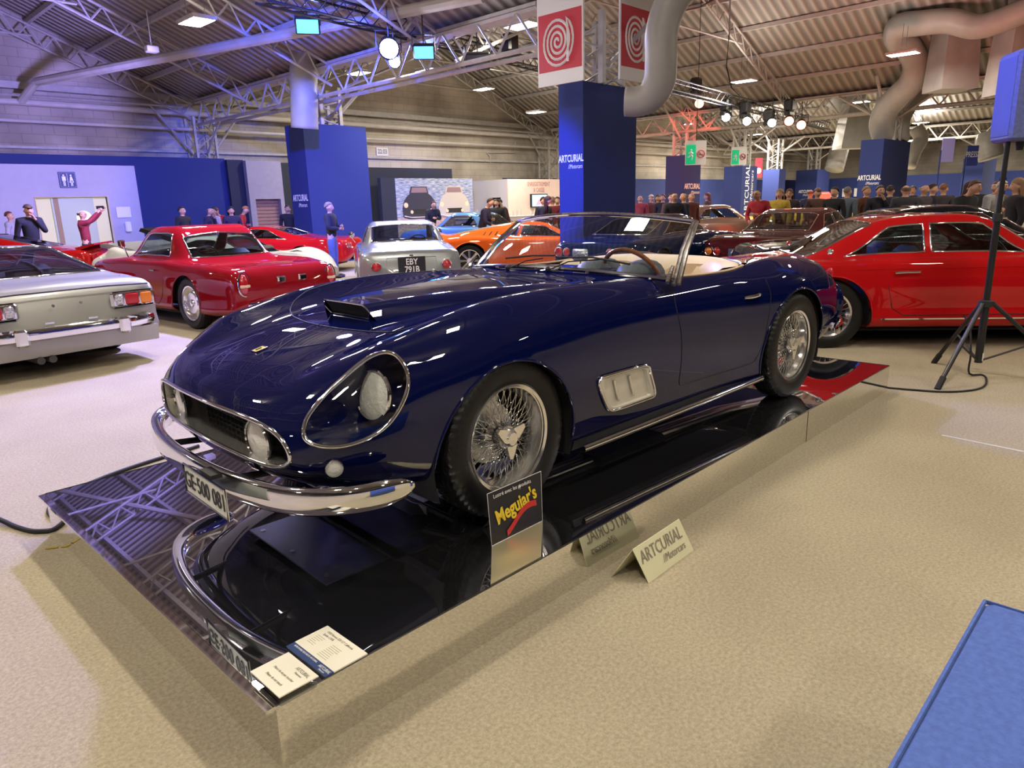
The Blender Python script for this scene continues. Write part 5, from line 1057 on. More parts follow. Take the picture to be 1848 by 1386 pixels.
t,Lr,T,sp=coupe('mid_engined_coupe','orange low coupe with black rear cover and eight-spoke wheels, side on',(pw[0],pw[1],0),AN(-43),ORG,S,axles=(.85,3.4),R=.345,track=.72,rim='star',ws=ws,sw=sw_,rw=None,off=3.4,extra=[('engine_cover',rw,(1,-1),BLACK)])
for s_ in (1,-1):
    for k in range(3): MB().bar(Lr.at(2.86+.12*k,2.9,s_)-Lr.off,Lr.at(2.80+.12*k,2.45,s_)-Lr.off,.012,4).build('side_louvre',MBLK,t)
# 6 dark blue car behind the windscreen
x=(1.5,2.1,2.8,3.6); ws,sw_,rw=wins(x); rw=[(2.88,-.3),(2.9,1.9),(3.5,2.0),(3.55,-.3)]
S=rows_(4.4,.84,.84,.88,1.22,.88,.88,x,waist=.62)
t,Lr,T,sp=coupe('coupe','dark blue coupe with paired round red lamps, seen through the windscreen',(8.55,5.62,0),AN(2),DBL,S,axles=(.85,3.4),R=.33,track=.71,ws=ws,sw=sw_,rw=rw,off=4.4)
for s_ in (1,-1): rlamp(t,-.01,.60*s_,.66,.075,REDL); rlamp(t,.0,.43*s_,.66,.065,REDL)
MB().tube([(.045,-.02,.70),(.05,.0,.66),(.05,.015,.70),(.05,.0,.61)],.008,5).build('badge_emblem',CHROME,t); blade(t,.03,.74,.42,.3)
# 7 maroon coupe with Paris plate
x=(1.55,2.15,2.95,3.65); ws,sw_,rw=wins(x,split=2.65); rw=[(3.03,-.3),(3.05,1.95),(3.58,2.1),(3.61,-.3)]
S=rows_(4.75,.88,.80,.86,1.24,.87,.86,x,waist=.60)
t,Lr,T,sp=coupe('coupe','maroon coupe with blue plate 441 FKM 75 and paired round lamps',(10.3,3.78,0),AN(2),MAR,S,axles=(.9,3.5),R=.34,track=.71,ws=ws,sw=sw_,rw=rw,off=4.75,gl=LGL)
for s_ in (1,-1): rlamp(t,-.01,.64*s_,.60,.06,AMB); rlamp(t,.01,.48*s_,.60,.06,REDL)
plate(t,.04,.0,.585,.54,.12,mat('plate_blue',(.05,.09,.22),.4),'441 FKM 75',.105,LTR); blade(t,.05,.80,.46,.4,h=.03)
# 8 red low coupe with rear wing lip
x=(1.2,1.8,2.4,3.2); ws,sw_,rw=wins(x); rw=[(2.5,-.3),(2.5,1.7),(3.0,1.8),(3.05,-.3)]
S=rows_(4.3,.87,.72,.78,1.12,.84,.80,x,waist=.58)
q=atD(566,465,17.6); t,Lr,T,sp=coupe('sports_coupe','low red sports coupe parked beyond the white car, beside the left blue pillar',(q[0],q[1],0),AN(128),RED1,S,axles=(.85,3.25),R=.31,track=.70,rim='star',ws=ws,sw=sw_,rw=rw,off=3.2)
for s_ in (1,-1): rlamp(t,1.10,.60*s_,.62,.06,REDL); rlamp(t,1.11,.45*s_,.62,.06,REDL)
# 9 white low car
x=(1.2,1.9,2.4,3.4); ws,sw_,rw=wins(x)
S=[(0,.5,.42,.3,.40,.4,.36,.22),(.3,.85,.56,.42,.60,.62,.42,.16),(.75,.95,.66,.45,.76,.66,.5,.15),(1.2,.95,.70,.5,.70,.66,.5,.15),(1.9,.93,1.02,.45,.72,.66,.5,.15),(2.4,.93,1.04,.45,.74,.68,.5,.15),(3.0,.96,.92,.5,.80,.70,.55,.15),(3.6,.98,.82,.55,.82,.72,.6,.18),(4.1,.94,.76,.6,.75,.70,.55,.25),(4.2,.9,.55,.5,.54,.60,.46,.3),(4.21,.2,.46,.1,.45,.15,.44,.40)]
q=atD(402,472,13.7); t,Lr,T,sp=coupe('racing_car','white low racing car with open black engine lid, behind the deep red coupe',(q[0],q[1],0),AN(-62),WHT,S,axles=(.9,3.4),R=.33,track=.76,ws=ws,sw=sw_,rw=None,off=2.2,gl=LGL,chrome=False)
lab(MB().box((0,0,0),(.01,.01,.01)).build('x',BLACK),'x','x') if False else None
MB().prism([(1.2,.82),(1.9,.95),(2.05,.95),(2.05,.88),(1.3,.78)],'y',-.80,.80).build('rear_wing',mat('grey_wing',(.30,.30,.34),.4),t,False)
MB().prism([(.35,.98),(1.25,1.22),(1.3,1.16),(.5,.92)],'y',-.6,.6).build('engine_lid',BLACK,t,False); MB().box((1.98,-.75,.60),(2.03,-.45,.72)).box((1.98,.45,.60),(2.03,.75,.72)).build('tail_lamp',mat('lit_red',(.6,.02,.02),.3,em=(1,.08,.05),es=1.5),t)
# 10 red fastback far left
x=(1.5,2.2,2.9,4.0); ws,sw_,rw=wins(x); rw=[(3.0,-.3),(3.0,1.8),(3.9,1.9),(3.95,-.3)]
S=rows_(4.7,.92,.78,.86,1.24,.92,.88,x,waist=.62)
q=atD(62,468,13.6); t,Lr,T,sp=coupe('fastback','red fastback at the far left edge, plate DG-623, behind the silver car',(q[0],q[1],0),AN(150),RED1,S,axles=(.9,3.55),R=.33,track=.74,rim='star',ws=ws,sw=sw_,rw=rw,off=3.5)
plate(t,1.22,.1,.62,.50,.12,mat('plate_euro',(.06,.10,.35),.4),'DG-623',.105,LTR); MB().prism([(.9,.90),(1.22,.97),(1.24,.94),(.95,.85)],'y',-.70,.70).build('tail_spoiler',RED1,t,False)
for s_ in (1,-1): MB().box((1.16,.55*s_-.18,.66),(1.20,.55*s_+.18,.76),bev=.02).build('tail_lamp',REDL,t)
# 11 pale blue car, 12 bronze, 13 yellow, 14 black car
x=(1.45,1.95,2.75,3.35); ws,sw_,rw=wins(x); S=rows_(4.2,.80,.84,.88,1.28,.86,.88,x)
q=atD(845,434,19.8); coupe('saloon','pale blue car half hidden behind the silver-blue coupe',(q[0],q[1],0),AN(100),BLU,S,R=.31,track=.66,axles=(.8,3.2),ws=ws,sw=sw_,rw=rw,off=2.1,nu=70,nb=32)
q=atD(1290,425,20.0); coupe('coupe','bronze-pink coupe behind the two standing men, right of the windscreen',(q[0],q[1],0),AN(-35),BRZ,S,R=.32,track=.66,axles=(.8,3.2),ws=ws,sw=sw_,rw=rw,off=2.1,nu=70,nb=32,gl=LGL)
q=atD(1452,408,24.5); coupe('coupe','yellow car whose roof shows behind the maroon coupe',(q[0],q[1],0),AN(-30),YEL,S,R=.32,track=.66,axles=(.8,3.2),ws=ws,sw=sw_,rw=rw,off=2.1,nu=70,nb=32)
x=(1.5,2.1,3.0,3.9); ws,sw_,rw=wins(x,split=2.6); S=rows_(4.8,.92,.86,.92,1.30,.90,.92,x); q=atD(1735,470,8.6)
coupe('estate_car','black car with dark blue cabin behind the bright red coupe at right',(q[0]+.3,q[1]+.3,0),AN(-53),paint('black_blue_paint',(.006,.008,.016)),S,R=.33,track=.72,axles=(.85,3.5),ws=ws,sw=sw_,rw=rw,off=2.3,nu=80,nb=36,gl=LGL)
# ---------- people ----------
def skin_mesh(name,chains,mats,sub=1,root=0):
    """chains: list of lists of ((x,y,z),r); first point of later chains may be an index into previous verts"""
    V=[];E=[];R=[]
    for ch in chains:
        prev=None
        for p in ch:
            if isinstance(p,int): prev=p; continue
            V.append(p[0]); R.append(p[1] if isinstance(p[1],tuple) else (p[1],p[1])); i=len(V)-1
            if prev is not None: E.append((prev,i))
            prev=i
    me=bpy.data.meshes.new(name); me.from_pydata(V,E,[]); o=bpy.data.objects.new(name,me); COL.objects.link(o)
    sk=o.modifiers.new('s','SKIN'); sk.use_smooth_shade=True; o.modifiers.new('u','SUBSURF').levels=sub
    sv=me.skin_vertices[0].data
    for i,r in enumerate(R): sv[i].radius=r; sv[i].use_root=(i==root)
    bpy.context.view_layer.update(); dg=bpy.context.evaluated_depsgraph_get(); m2=bpy.data.meshes.new_from_object(o.evaluated_get(dg)); m2.name=name; bpy.data.objects.remove(o); m2.shade_smooth(); m2.materials.append(mats); return m2
SKIN=mat('skin',(.55,.30,.21),.55); HAIRM=mat('hair_dark',(.03,.018,.012),.6)
def mix3(a,b,t): return tuple(a[i]+(b[i]-a[i])*t for i in range(3))
def make_pose(arms,sit=False,lean=0.,head=0.):
    """faces -y. arms: [(elbow,wrist) for left(+x), right(-x)]; returns dict of meshes"""
    hz=.93 if not sit else .55; B=lambda x,y,z:(x,y-lean*max(0,z-hz),z+(0 if not sit else -.38 if z>.9 else 0)) 
    dz=-.38 if sit else 0
    P=lambda x,y,z:(x,y-lean*max(0,z-.93),z+dz)
    sh=[P(.19,.0,1.42),P(-.19,.0,1.42)]; nk=P(0,.0,1.50); hd=P(0,-.02-head,1.62)
    legs=[]
    for s in (1,-1):
        if sit: legs.append([(.09*s,0,.55),(.13*s,-.42,.55),(.13*s,-.40,.10),(.13*s,-.50,.05)])
        else: legs.append([(.09*s,0,.90),(.11*s,-.02,.50),(.12*s,.02,.10),(.12*s,-.13,.04)])
    arms=[[tuple(P(*e)),tuple(P(*w))] for e,w in arms]
    ch=[[(P(0,0,.95),.10),(P(0,-.01,1.12),(.125,.10)),(P(0,0,1.32),(.155,.11)),(P(0,0,1.43),(.09,.08)),(nk,.052),(P(0,-.01-head*.5,1.555),.056),(P(0,-.015-head,1.60),(.068,.082)),(P(0,-.012-head,1.66),(.074,.090)),(P(0,-.0-head,1.715),(.060,.075))]]
    n0=9
    ch.append([6,(P(0,-.105-head,1.60),.017),(P(0,-.112-head,1.59),.012)])   # nose
    for s in (1,-1): ch.append([6,(P(.082*s,.0-head,1.61),.014),(P(.086*s,.006-head,1.635),.010)])  # ears
    hands=[]
    for i,s in enumerate((1,-1)):
        e,w=arms[i]; d=Vector(w)-Vector(e); d.normalize(); side=Vector((s,0,0)); side=(side-d*side.dot(d)).normalized(); up=d.cross(side)
        hp_=Vector(w)+d*.07; k=sum(1 for c in ch for p in c if not isinstance(p,int))
        ch.append([3,(sh[i],.055),(mix3(sh[i],e,.5),.045),(e,.038),(mix3(e,w,.5),.036),(w,.026),(tuple(Vector(w)+d*.04),(.034,.020)),(tuple(hp_),(.036,.018))])
        for f,(o_,l) in enumerate(((-.030,.060),(-.010,.072),(.010,.066),(.028,.052))):
            b=hp_+up*o_*.9; ch.append([k+6,(tuple(b+d*.02),.0095),(tuple(b+d*l*.6+side*-.008),.0085),(tuple(b+d*l-side*.03),.0075)])
        ch.append([k+5,(tuple(Vector(w)+d*.05-up*.035),.011),(tuple(Vector(w)+d*.085-up*.05),.009)])
    for l in legs: ch.append([0,(l[0],.075),(mix3(l[0],l[1],.5),.072),(l[1],.058),(mix3(l[1],l[2],.4),.055),(l[2],.04),(l[3],.038)])
    body=skin_mesh('person_body',ch,SKIN,1)
    tp=[[(P(0,0,.90),(.165,.125)),(P(0,-.01,1.08),(.160,.125)),(P(0,0,1.30),(.185,.135)),(P(0,0,1.43),(.155,.105)),(P(0,.005,1.50),(.070,.068))]]
    for i,s in enumerate((1,-1)): e,w=arms[i]; tp.append([3,(sh[i],.085),(mix3(sh[i],e,.5),.064),(e,.056),(mix3(e,w,.5),.052),(mix3(e,w,.93),.042)])
    top=skin_mesh('jacket',tp,MT['skin'],1)
    tr=[[(P(0,0,1.03) if not sit else (0,0,.65),(.155,.12)),((0,0,.90+dz),(.17,.13))]]
    for l in legs: tr.append([1,(l[0],.105),(mix3(l[0],l[1],.5),.092),(l[1],.072),(mix3(l[1],l[2],.5),.068),(mix3(l[1],l[2],.95),.062)])
    trs=skin_mesh('trousers',tr,MT['skin'],1)
    sh_=MB()
    for l in legs: a=Vector(l[2]);b=Vector(l[3]); sh_.tube([(a.x,a.y+.06,.055),(a.x,a.y,.06),(b.x,b.y,.045),(b.x,b.y-.07,.035)],[.045,.05,.045,.03],8)
    so=sh_.build('shoes',BLACK,None); sm_=so.data; bpy.data.objects.remove(so)
    c=P(0,-head,1.665); hm={}
    def hair(name,f):
        m=MB(); rows=[]
        for i in range(9):
            t=i/8; row=[]
            for k in range(16):
                A=2*PI*k/16; back=math.sin(A); low=f(back,abs(math.cos(A))); th=t*low; r=(.088,.104,.098); row.append((c[0]+r[0]*math.sin(th)*math.cos(A),c[1]+.012+r[1]*math.sin(th)*math.sin(A),c[2]-.005+r[2]*math.cos(th)))
            rows.append(row)
        m.grid(rows,True); return m
    def out(m,n): o=m.build(n,HAIRM,None,True); d=o.data; bpy.data.objects.remove(o); return d
    hm['short']=out(hair('s',lambda b,a:1.15+.75*max(0,b)+.25*a*(b>-.3)-.1*(b<-.5)),'hair')
    hm['bald']=out(hair('b',lambda b,a:.15+0*b).add([],[]) if False else MB().grid([[(c[0]+.089*math.sin(th)*math.cos(A),c[1]+.010+.101*math.sin(th)*math.sin(A),c[2]-.01+.09*math.cos(th)) for A in np.linspace(.1,PI-.1,9)] for th in (1.35,1.6,1.85,2.0)]),'hair')
    m=hair('l',lambda b,a:1.2+.8*max(0,b)+.45*a); pts=[]
    m.grid([[(c[0]+w*math.cos(A),c[1]+.03+.085*math.sin(A)+.02*(z<-.1),c[2]+z) for A in np.linspace(-.35,PI+.35,12)] for z,w in ((.02,.092),(-.08,.098),(-.18,.095),(-.27,.085),(-.33,.06))]); hm['long']=out(m,'hair')
    m=hair('c',lambda b,a:1.3+.1*b); m.lathe([(.0,.0),(.07,-.006),(.075,.0)],14,'z',(c[0],c[1]-.085,c[2]+.02)); hm['cap']=out(m,'cap')
    fm=MB()
    for s in (1,-1): fm.ball((c[0]+.03*s,c[1]-.084,c[2]-.03),.013,8,(1.1,.6,.6)); fm.box((c[0]+.03*s-.016,c[1]-.094,c[2]-.008),(c[0]+.03*s+.016,c[1]-.08,c[2]-.002))
    fm.box((c[0]-.022,c[1]-.092,c[2]-.105),(c[0]+.022,c[1]-.085,c[2]-.099)); fd=fm.build('eyes_and_mouth',mat('eye_dark',(.03,.015,.012),.5),None); fmd=fd.data; bpy.data.objects.remove(fd)
    g=MB()
    for s in (1,-1): g.tube([(c[0]+.033*s+.024*math.cos(a),c[1]-.100,c[2]-.03+.018*math.sin(a)) for a in np.linspace(0,2*PI,10,endpoint=False)],.003,4,True).bar((c[0]+.057*s,c[1]-.10,c[2]-.025),(c[0]+.085*s,c[1]-.0,c[2]-.025),.003,4)
    go=g.build('glasses',BLACK,None); gd=go.data; bpy.data.objects.remove(go)
    return dict(body=body,jacket=top,trousers=trs,shoes=sm_,hair=hm,face=fmd,glasses=gd,hand=arms)
dn=((.25,.03,1.15),(.24,-.05,.92)); dnR=((-.25,.03,1.15),(-.24,-.05,.92)); fl=((.27,-.05,1.16),(.03,-.24,1.20)); flR=((-.27,-.05,1.16),(-.03,-.22,1.14))
POSE={'stand':make_pose([dn,dnR]),'fold':make_pose([fl,flR]),'phone':make_pose([((.24,-.20,1.50),(.20,-.42,1.72)),((-.22,-.18,1.45),(-.02,-.40,1.70))]),'chin':make_pose([((.25,-.1,1.18),(.05,-.13,1.47)),dnR],lean=.12,head=.02),'lean':make_pose([fl,((-.25,-.12,1.15),(-.12,-.30,1.05))],lean=.35,head=.05),'sit':make_pose([((.25,-.05,1.15),(.12,-.26,1.02)),((-.25,-.05,1.15),(-.12,-.26,1.02))],sit=True)}
def inrect(p,c):
    x,y,yaw,off,Ln,W_=c; n=(math.cos(yaw),math.sin(yaw)); dx,dy=p[0]-x,p[1]-y; a=dx*n[0]+dy*n[1]; b=-dx*n[1]+dy*n[0]
    return -(Ln-off)-.32<a<off+.32 and abs(b)<W_+.32
for q in ((9.9,16.2,11.9,17.15),(9.76,6.66,11.4,7.22),(25,6.4,27.8,7.1)): CARS.append(((q[0]+q[2])/2,(q[1]+q[3])/2,0,(q[2]-q[0])/2,q[2]-q[0],(q[3]-q[1])/2))
def cloth(c,rough=.85):
    k='cloth_%02d%02d%02d'%tuple(int(v*99) for v in c); return mat(k,c,rough,noise=(12,.15))
PPL=[]
def person(px,py,D,label,pose='stand',turn=0.,top=(.02,.02,.025),leg=(.02,.022,.03),hair='short',hc=(.03,.018,.012),glasses=False,group='visitors',hold=None,skin=None):
    while any(inrect(atD(px,py,D),c) for c in CARS): D+=.25
    while any((atD(px,py,D)[0]-a)**2+(atD(px,py,D)[1]-b)**2<.36 for a,b in PPL) or any(inrect(atD(px,py,D),c) for c in CARS): D+=.2
    p=atD(px,py,D); PPL.append(p[:2]); pz=POSE[pose]; H=1.76 if pose!='sit' else 1.38
    if pose in ('lean',): H=1.70
    s=min(1.08,max(.92,p[2]/H)); r=math.radians(turn)
    # turn 0 = facing the camera, + = facing picture right
    vd=math.atan2(CC[1]-p[1],CC[0]-p[0]); yaw=vd+PI/2+r
    t=thing('person',label,'person',(p[0],p[1],0),yaw,group); t.scale=(s,s,s)
    def add(n,d,m=None,par=None):
        o=bpy.data.objects.new(n,d); COL.objects.link(o); o.parent=par or t
        if m: o.material_slots[0].link='OBJECT'; o.material_slots[0].material=m
        return o
    b=add('body',pz['body'],skin); add('eyes_and_mouth',pz['face']); add('jacket',pz['jacket'],cloth(top)); add('trousers',pz['trousers'],cloth(leg)); add('shoes',pz['shoes'])
    add('cap' if hair=='cap' else 'hair',pz['hair'][hair],cloth(hc,.7))
    if glasses: add('glasses',pz['glasses'])
    return t,s,pz
K=(.012,.012,.016)
person(15,381,17.5,'woman with short brown hair at the far left edge','stand',70,(.35,.33,.40),hair='short',hc=(.12,.03,.015))
person(45,368,14.5,'man in flat tweed cap and black jacket, hand to his face','chin',20,(.015,.015,.03),hair='cap',hc=(.10,.06,.04))
t,s,pz=person(146,379,16.5,'man in dark red sweater holding a phone up high','phone',75,(.22,.015,.03),hair='bald',hc=(.10,.06,.04),glasses=True)
w=Vector(pz['hand'][0][1])+Vector((-.1,-.07,.08)); ph=MB().box((-.012,-.02,-.04),(.0,.16,.04),bev=.004).build('phone',BLACK,None,False); ph.matrix_world=Matrix.LocRotScale(t.location,t.rotation_euler,t.scale)@Matrix.Translation(w); lab(ph,'black phone held up by the man in dark red sweater','phone')
person(327,372,17.5,'young man in dark hooded jacket in front of the navy wall','stand',50,K); 
person(371,374,17,'balding man with pale backpack straps, hand at his face','chin',70,(.02,.015,.05),hair='bald',hc=(.12,.08,.06)); person(386,384,18,'person in grey jacket behind the man with backpack straps','stand',-60,(.45,.36,.38))
person(402,386,18.5,'person in bright red jacket, left of the woman with dark hair','lean',-40,(.5,.02,.02),hair='short',hc=(.2,.03,.02)); person(417,383,17,'woman with dark hair and scarf beside the red jackets','stand',10,(.02,.015,.05),hair='long',hc=(.02,.012,.015)); person(424,377,18,'person in red jacket with orange cap and white face mask','lean',80,(.5,.02,.02),hair='cap',hc=(.45,.16,.06))
person(519,377,20,'dark figure in the shade behind the left blue pillar','stand',0,K,hair='short'); person(594,376,15.2,'man in black sweater, arms folded, before the left blue pillar','fold',70,(.012,.012,.03),(.08,.10,.2),'short',(.22,.17,.15))
person(778,385,22,'barman in black bent low behind the bar counter','lean',20,K); person(866,373,17.5,'man in dark blazer and white collar standing at the bar','lean',75,(.015,.015,.045),(.30,.24,.30),'short',(.05,.02,.01))
person(897,381,18.5,'woman in black by the opening of the pinkish stand','stand',-20,K,hair='long'); person(910,387,18,'seated visitor in dark blue beside the orange car','lean',-60,(.03,.03,.08),hair='short',hc=(.06,.02,.02)); person(918,392,18.3,'seated visitor in dark jacket right of the one in blue','lean',-80,(.06,.02,.03))
person(968,377,16.5,'woman sitting on a stool by the pinkish stand, legs crossed','lean',80,(.015,.012,.02),hair='long',hc=(.05,.015,.012)); person(981,373,18,'dark-haired visitor standing under the screen','stand',30,(.015,.01,.015)); person(997,374,18,'visitor in dark red jacket under the right side of the screen','stand',180,(.14,.01,.02),hair='short',hc=(.2,.12,.07)); person(1006,374,18.6,'visitor half hidden by the middle pillar','stand',0,(.03,.01,.02))
RL='red-lit visitors right of the middle pillar'
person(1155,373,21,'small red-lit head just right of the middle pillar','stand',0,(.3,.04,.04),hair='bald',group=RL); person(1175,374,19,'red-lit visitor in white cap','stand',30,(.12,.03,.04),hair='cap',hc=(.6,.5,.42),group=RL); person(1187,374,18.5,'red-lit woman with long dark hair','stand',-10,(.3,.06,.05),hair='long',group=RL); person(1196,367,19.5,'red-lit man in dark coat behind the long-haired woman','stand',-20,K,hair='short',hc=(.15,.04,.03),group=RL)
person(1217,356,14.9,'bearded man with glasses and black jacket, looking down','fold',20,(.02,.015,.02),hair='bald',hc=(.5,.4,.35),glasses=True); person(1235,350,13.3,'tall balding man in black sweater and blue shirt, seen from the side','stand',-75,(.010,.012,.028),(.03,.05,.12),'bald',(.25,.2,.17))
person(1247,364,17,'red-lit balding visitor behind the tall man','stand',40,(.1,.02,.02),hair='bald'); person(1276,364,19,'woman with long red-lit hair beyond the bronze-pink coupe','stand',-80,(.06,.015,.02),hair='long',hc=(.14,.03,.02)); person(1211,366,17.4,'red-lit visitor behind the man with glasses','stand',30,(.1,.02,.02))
person(1376,355,12.9,'bald man with glasses in red and black jacket, leaning over','lean',-25,(.38,.02,.03),hair='bald',hc=(.35,.28,.25),glasses=True); person(1407,354,13.8,'blonde woman with mustard scarf','stand',-20,(.45,.32,.04),hair='long',hc=(.28,.17,.10)); person(1424,357,15.5,'curly-haired woman with glasses behind the yellow car','stand',-10,(.03,.02,.03),hair='long',hc=(.10,.04,.025),glasses=True)
person(1462,354,17.5,'man in dark blue jacket behind the yellow car','stand',170,(.02,.03,.09),hair='bald',hc=(.2,.1,.07)); person(1475,358,16,'visitor in cap and brown coat beside the glowing red sign','stand',20,(.10,.05,.04),hair='cap',hc=(.2,.12,.1)); person(1506,352,13.2,'man in black leather jacket right of the glowing red sign','stand',-25,(.02,.015,.02),hair='short'); person(1529,355,14,'grey-haired man in grey-blue jacket, back turned','stand',150,(.10,.13,.17),hair='short',hc=(.18,.15,.14))
person(1563,356,15.5,'blonde visitor in brown coat left of the man in a striped jacket','stand',50,(.10,.035,.02),hair='short',hc=(.32,.2,.1)); person(1584,353,13.7,'man in black jacket with white striped sleeve','chin',25,(.015,.015,.03),hair='short',hc=(.10,.07,.06)); person(1606,355,15,'man in dark hooded jacket with grey hood, back turned','stand',170,(.02,.03,.05),hair='short'); person(1634,353,13.3,'balding man in charcoal jacket, back turned','stand',185,(.035,.035,.045),hair='bald',hc=(.16,.09,.07)); person(1646,355,18,'small visitor far behind the charcoal jacket','stand',0,(.03,.03,.05))
person(1667,352,14,'bald man in grey jacket left of the blue pole','stand',60,(.06,.05,.06),hair='bald',hc=(.4,.35,.32)); person(1683,346,14.5,'person in dark coat partly behind the blue pole','stand',90,(.02,.02,.025),hair='short'); person(1702,354,14.5,'visitor with auburn hair right of the blue pole','stand',160,(.05,.04,.05),hair='short',hc=(.20,.08,.04))
person(1728,344,11.2,'woman with brown hair and dark top edged in pale green, bent forward','lean',55,(.02,.025,.03),hair='short',hc=(.10,.04,.025)); person(1750,342,12.5,'dark-haired visitor behind the bent woman','stand',60,K,hair='long',hc=(.06,.02,.02)); person(1762,353,15,'small dark-haired visitor left of the grey-haired one','stand',30,K); person(1779,347,12.3,'grey-haired visitor in grey sweater leaning to the right','lean',60,(.32,.32,.34),hair='short',hc=(.5,.48,.47)); person(1797,350,13.6,'visitor with auburn hair beside the tripod pole','stand',-40,(.12,.08,.07),hair='short',hc=(.10,.03,.03)); person(1836,338,8.3,'woman with long light brown hair and black coat at the right edge','stand',-70,(.012,.01,.014),hair='long',hc=(.30,.17,.09))
# ---------- things close to the camera ----------
# tripod stand with the blue-lit speaker
TC=(5.83,-.41,0); t=thing('tripod_stand','black telescopic tripod stand carrying a speaker at the right','stand',TC)
lean=lambda z:(-.0,0,z)
MB().tube([(0,0,.13),(0,0,.60)],.028,12).tube([(0,0,.60),(0,0,1.28)],.024,12).tube([(0,0,1.28),(0,0,1.80)],.018,12).build('pole',BLACK,t)
MB().lathe([(.03,-.03),(.055,-.02),(.055,.02),(.03,.03)],16,'z',(0,0,.60)).build('collar',MBLK,t); MB().lathe([(.02,-.03),(.034,-.025),(.034,.03),(.02,.035)],14,'z',(0,0,1.25)).build('collar',MBLK,t); MB().bar((0,0,1.25),(.05,-.05,1.25),.008,6).build('lock_knob',CHROME,t)
a0=math.atan2(-.27-TC[1],5.28-TC[0]); fr0=math.hypot(-.27-TC[1],5.28-TC[0])
ft=[(5.28,-.27),(6.23,-.01),(6.05,-1.05)]
for x,y in ft:
    dx,dy=x-TC[0],y-TC[1]; l=math.hypot(dx,dy); ux,uy=dx/l,dy/l
    g=MB().tube([(ux*.05,uy*.05,.60),(dx*.97,dy*.97,.03)],.017,10).build('leg',BLACK,t); MB().tube([(dx*.88,dy*.88,.085),(dx*1.0,dy*1.0,.0)],.023,10).build('rubber_foot',MBLK,g)
    MB().bar((0,0,.14),(dx*.52,dy*.52,.305),.008,6).build('strut',BLACK,t)
MB().box((-.022,-.031,.15),(.022,-.027,.21)).build('sticker',WHITE,t,False)
sp_=thing('speaker','tall black speaker with blue light on its side, atop the tripod','speaker',(5.93,-.47,1.80)); sp_.rotation_euler=(0,0,AN(35))
MB().box((-.15,-.15,0),(.15,.15,.62),bev=.02).xf(lambda v:(v[0]+v[2]*.0,v[1],v[2])).build('cabinet',mat('speaker_bluelit',(.10,.12,.30),.55,noise=(40,.2)),sp_,False); MB().lathe([(.022,-.06),(.03,0)],12).build('pole_socket',MBLK,sp_)  # blue light on the black cabinet is put into its base colour
MB().box((-.13,.15,.04),(.13,.155,.58)).build('grille_mesh',mat('speaker_grille_bluelit',(.10,.13,.36),.6,bump=(300,.6)),sp_,False)  # mesh carries the same blue light in its colour
lamp('light_blue_speaker','SPOT',(3.2,2.8,3.6),750,(.04,.10,1),.08,(5.9,-.45,2.12),.16)
def cable(pts,r,label,nm='cable',m=None):
    q=np.array(pts,float); tt=np.r_[0,np.cumsum(np.linalg.norm(np.diff(q,axis=0),axis=1))]; k=np.linspace(0,tt[-1],len(pts)*8); return lab(MB().tube(_herm(tt,q,k),r,8).build(nm,m or MBLK,None),label,'cable')
cable([at(1740,566,.33),(5.80,-.36,.18),(5.86,-.36,.02),(5.95,-.42,.008),(5.74,-.50,.008),(5.40,-.49,.008),(5.2,-.33,.008),(5.13,-.15,.008),(5.08,.05,.008),(5.08,.3,.008),(5.4,.8,.008)],.0075,'black cable looping from the tripod stand to the platform corner','power_cable')
cable([(-1.0,2.75,.02),(-.42,2.75,.03),(-.20,2.66,.03),(-.14,2.50,.02),(-.10,2.36,.01),(-.05,2.24,.01),(.0,2.20,.01),(.04,2.28,.01),(.05,2.45,.01),(.12,2.62,.01),(.35,2.75,.01),(1.0,2.9,.01)],.012,'grey-black cable curling round the left corner of the platform','power_cable')
cable([(-.55,2.55,.06),(-.32,2.56,.07),(-.2,2.54,.05),(-.16,2.6,.02),(-.24,2.74,.015),(-.5,2.8,.015)],.010,'thinner cable looping beside the black lamp frame','power_cable')
t=thing('floor_lamp_frame','black floor lamp frame cut off by the left edge','floor lamp',(-.40,2.42,0))
MB().tube([(-.35,-.12,.02),(.02,-.10,.03),(.16,.02,.06),(.12,.16,.11),(-.05,.22,.14),(-.35,.22,.14)],[.035,.035,.032,.03,.03,.03],8,flat=.6).build('bent_bracket',mat('gun_metal',(.03,.03,.05),.3,.6),t); MB().lathe([(0,0),(.16,.0),(.17,.10),(.14,.16),(0,.16)],24,'z',(-.22,.10,.02)).build('lamp_head',MBLK,t)
lab(MB().box((-.17,-.013,0),(-.02,.013,.003)).box((.02,-.013,0),(.12,.013,.003)).build('tape_bow',mat('gold_tape',(.45,.32,.03),.4,.3),None,False),'small gold-coloured scrap lying on the carpet at left','scrap')
o=[q for q in COL.objects if q.name.startswith('tape_bow')][0]; p=at(108,988,0.001); o.location=p; o.scale=(.35,.5,1); o.rotation_euler=(0,0,-.6)
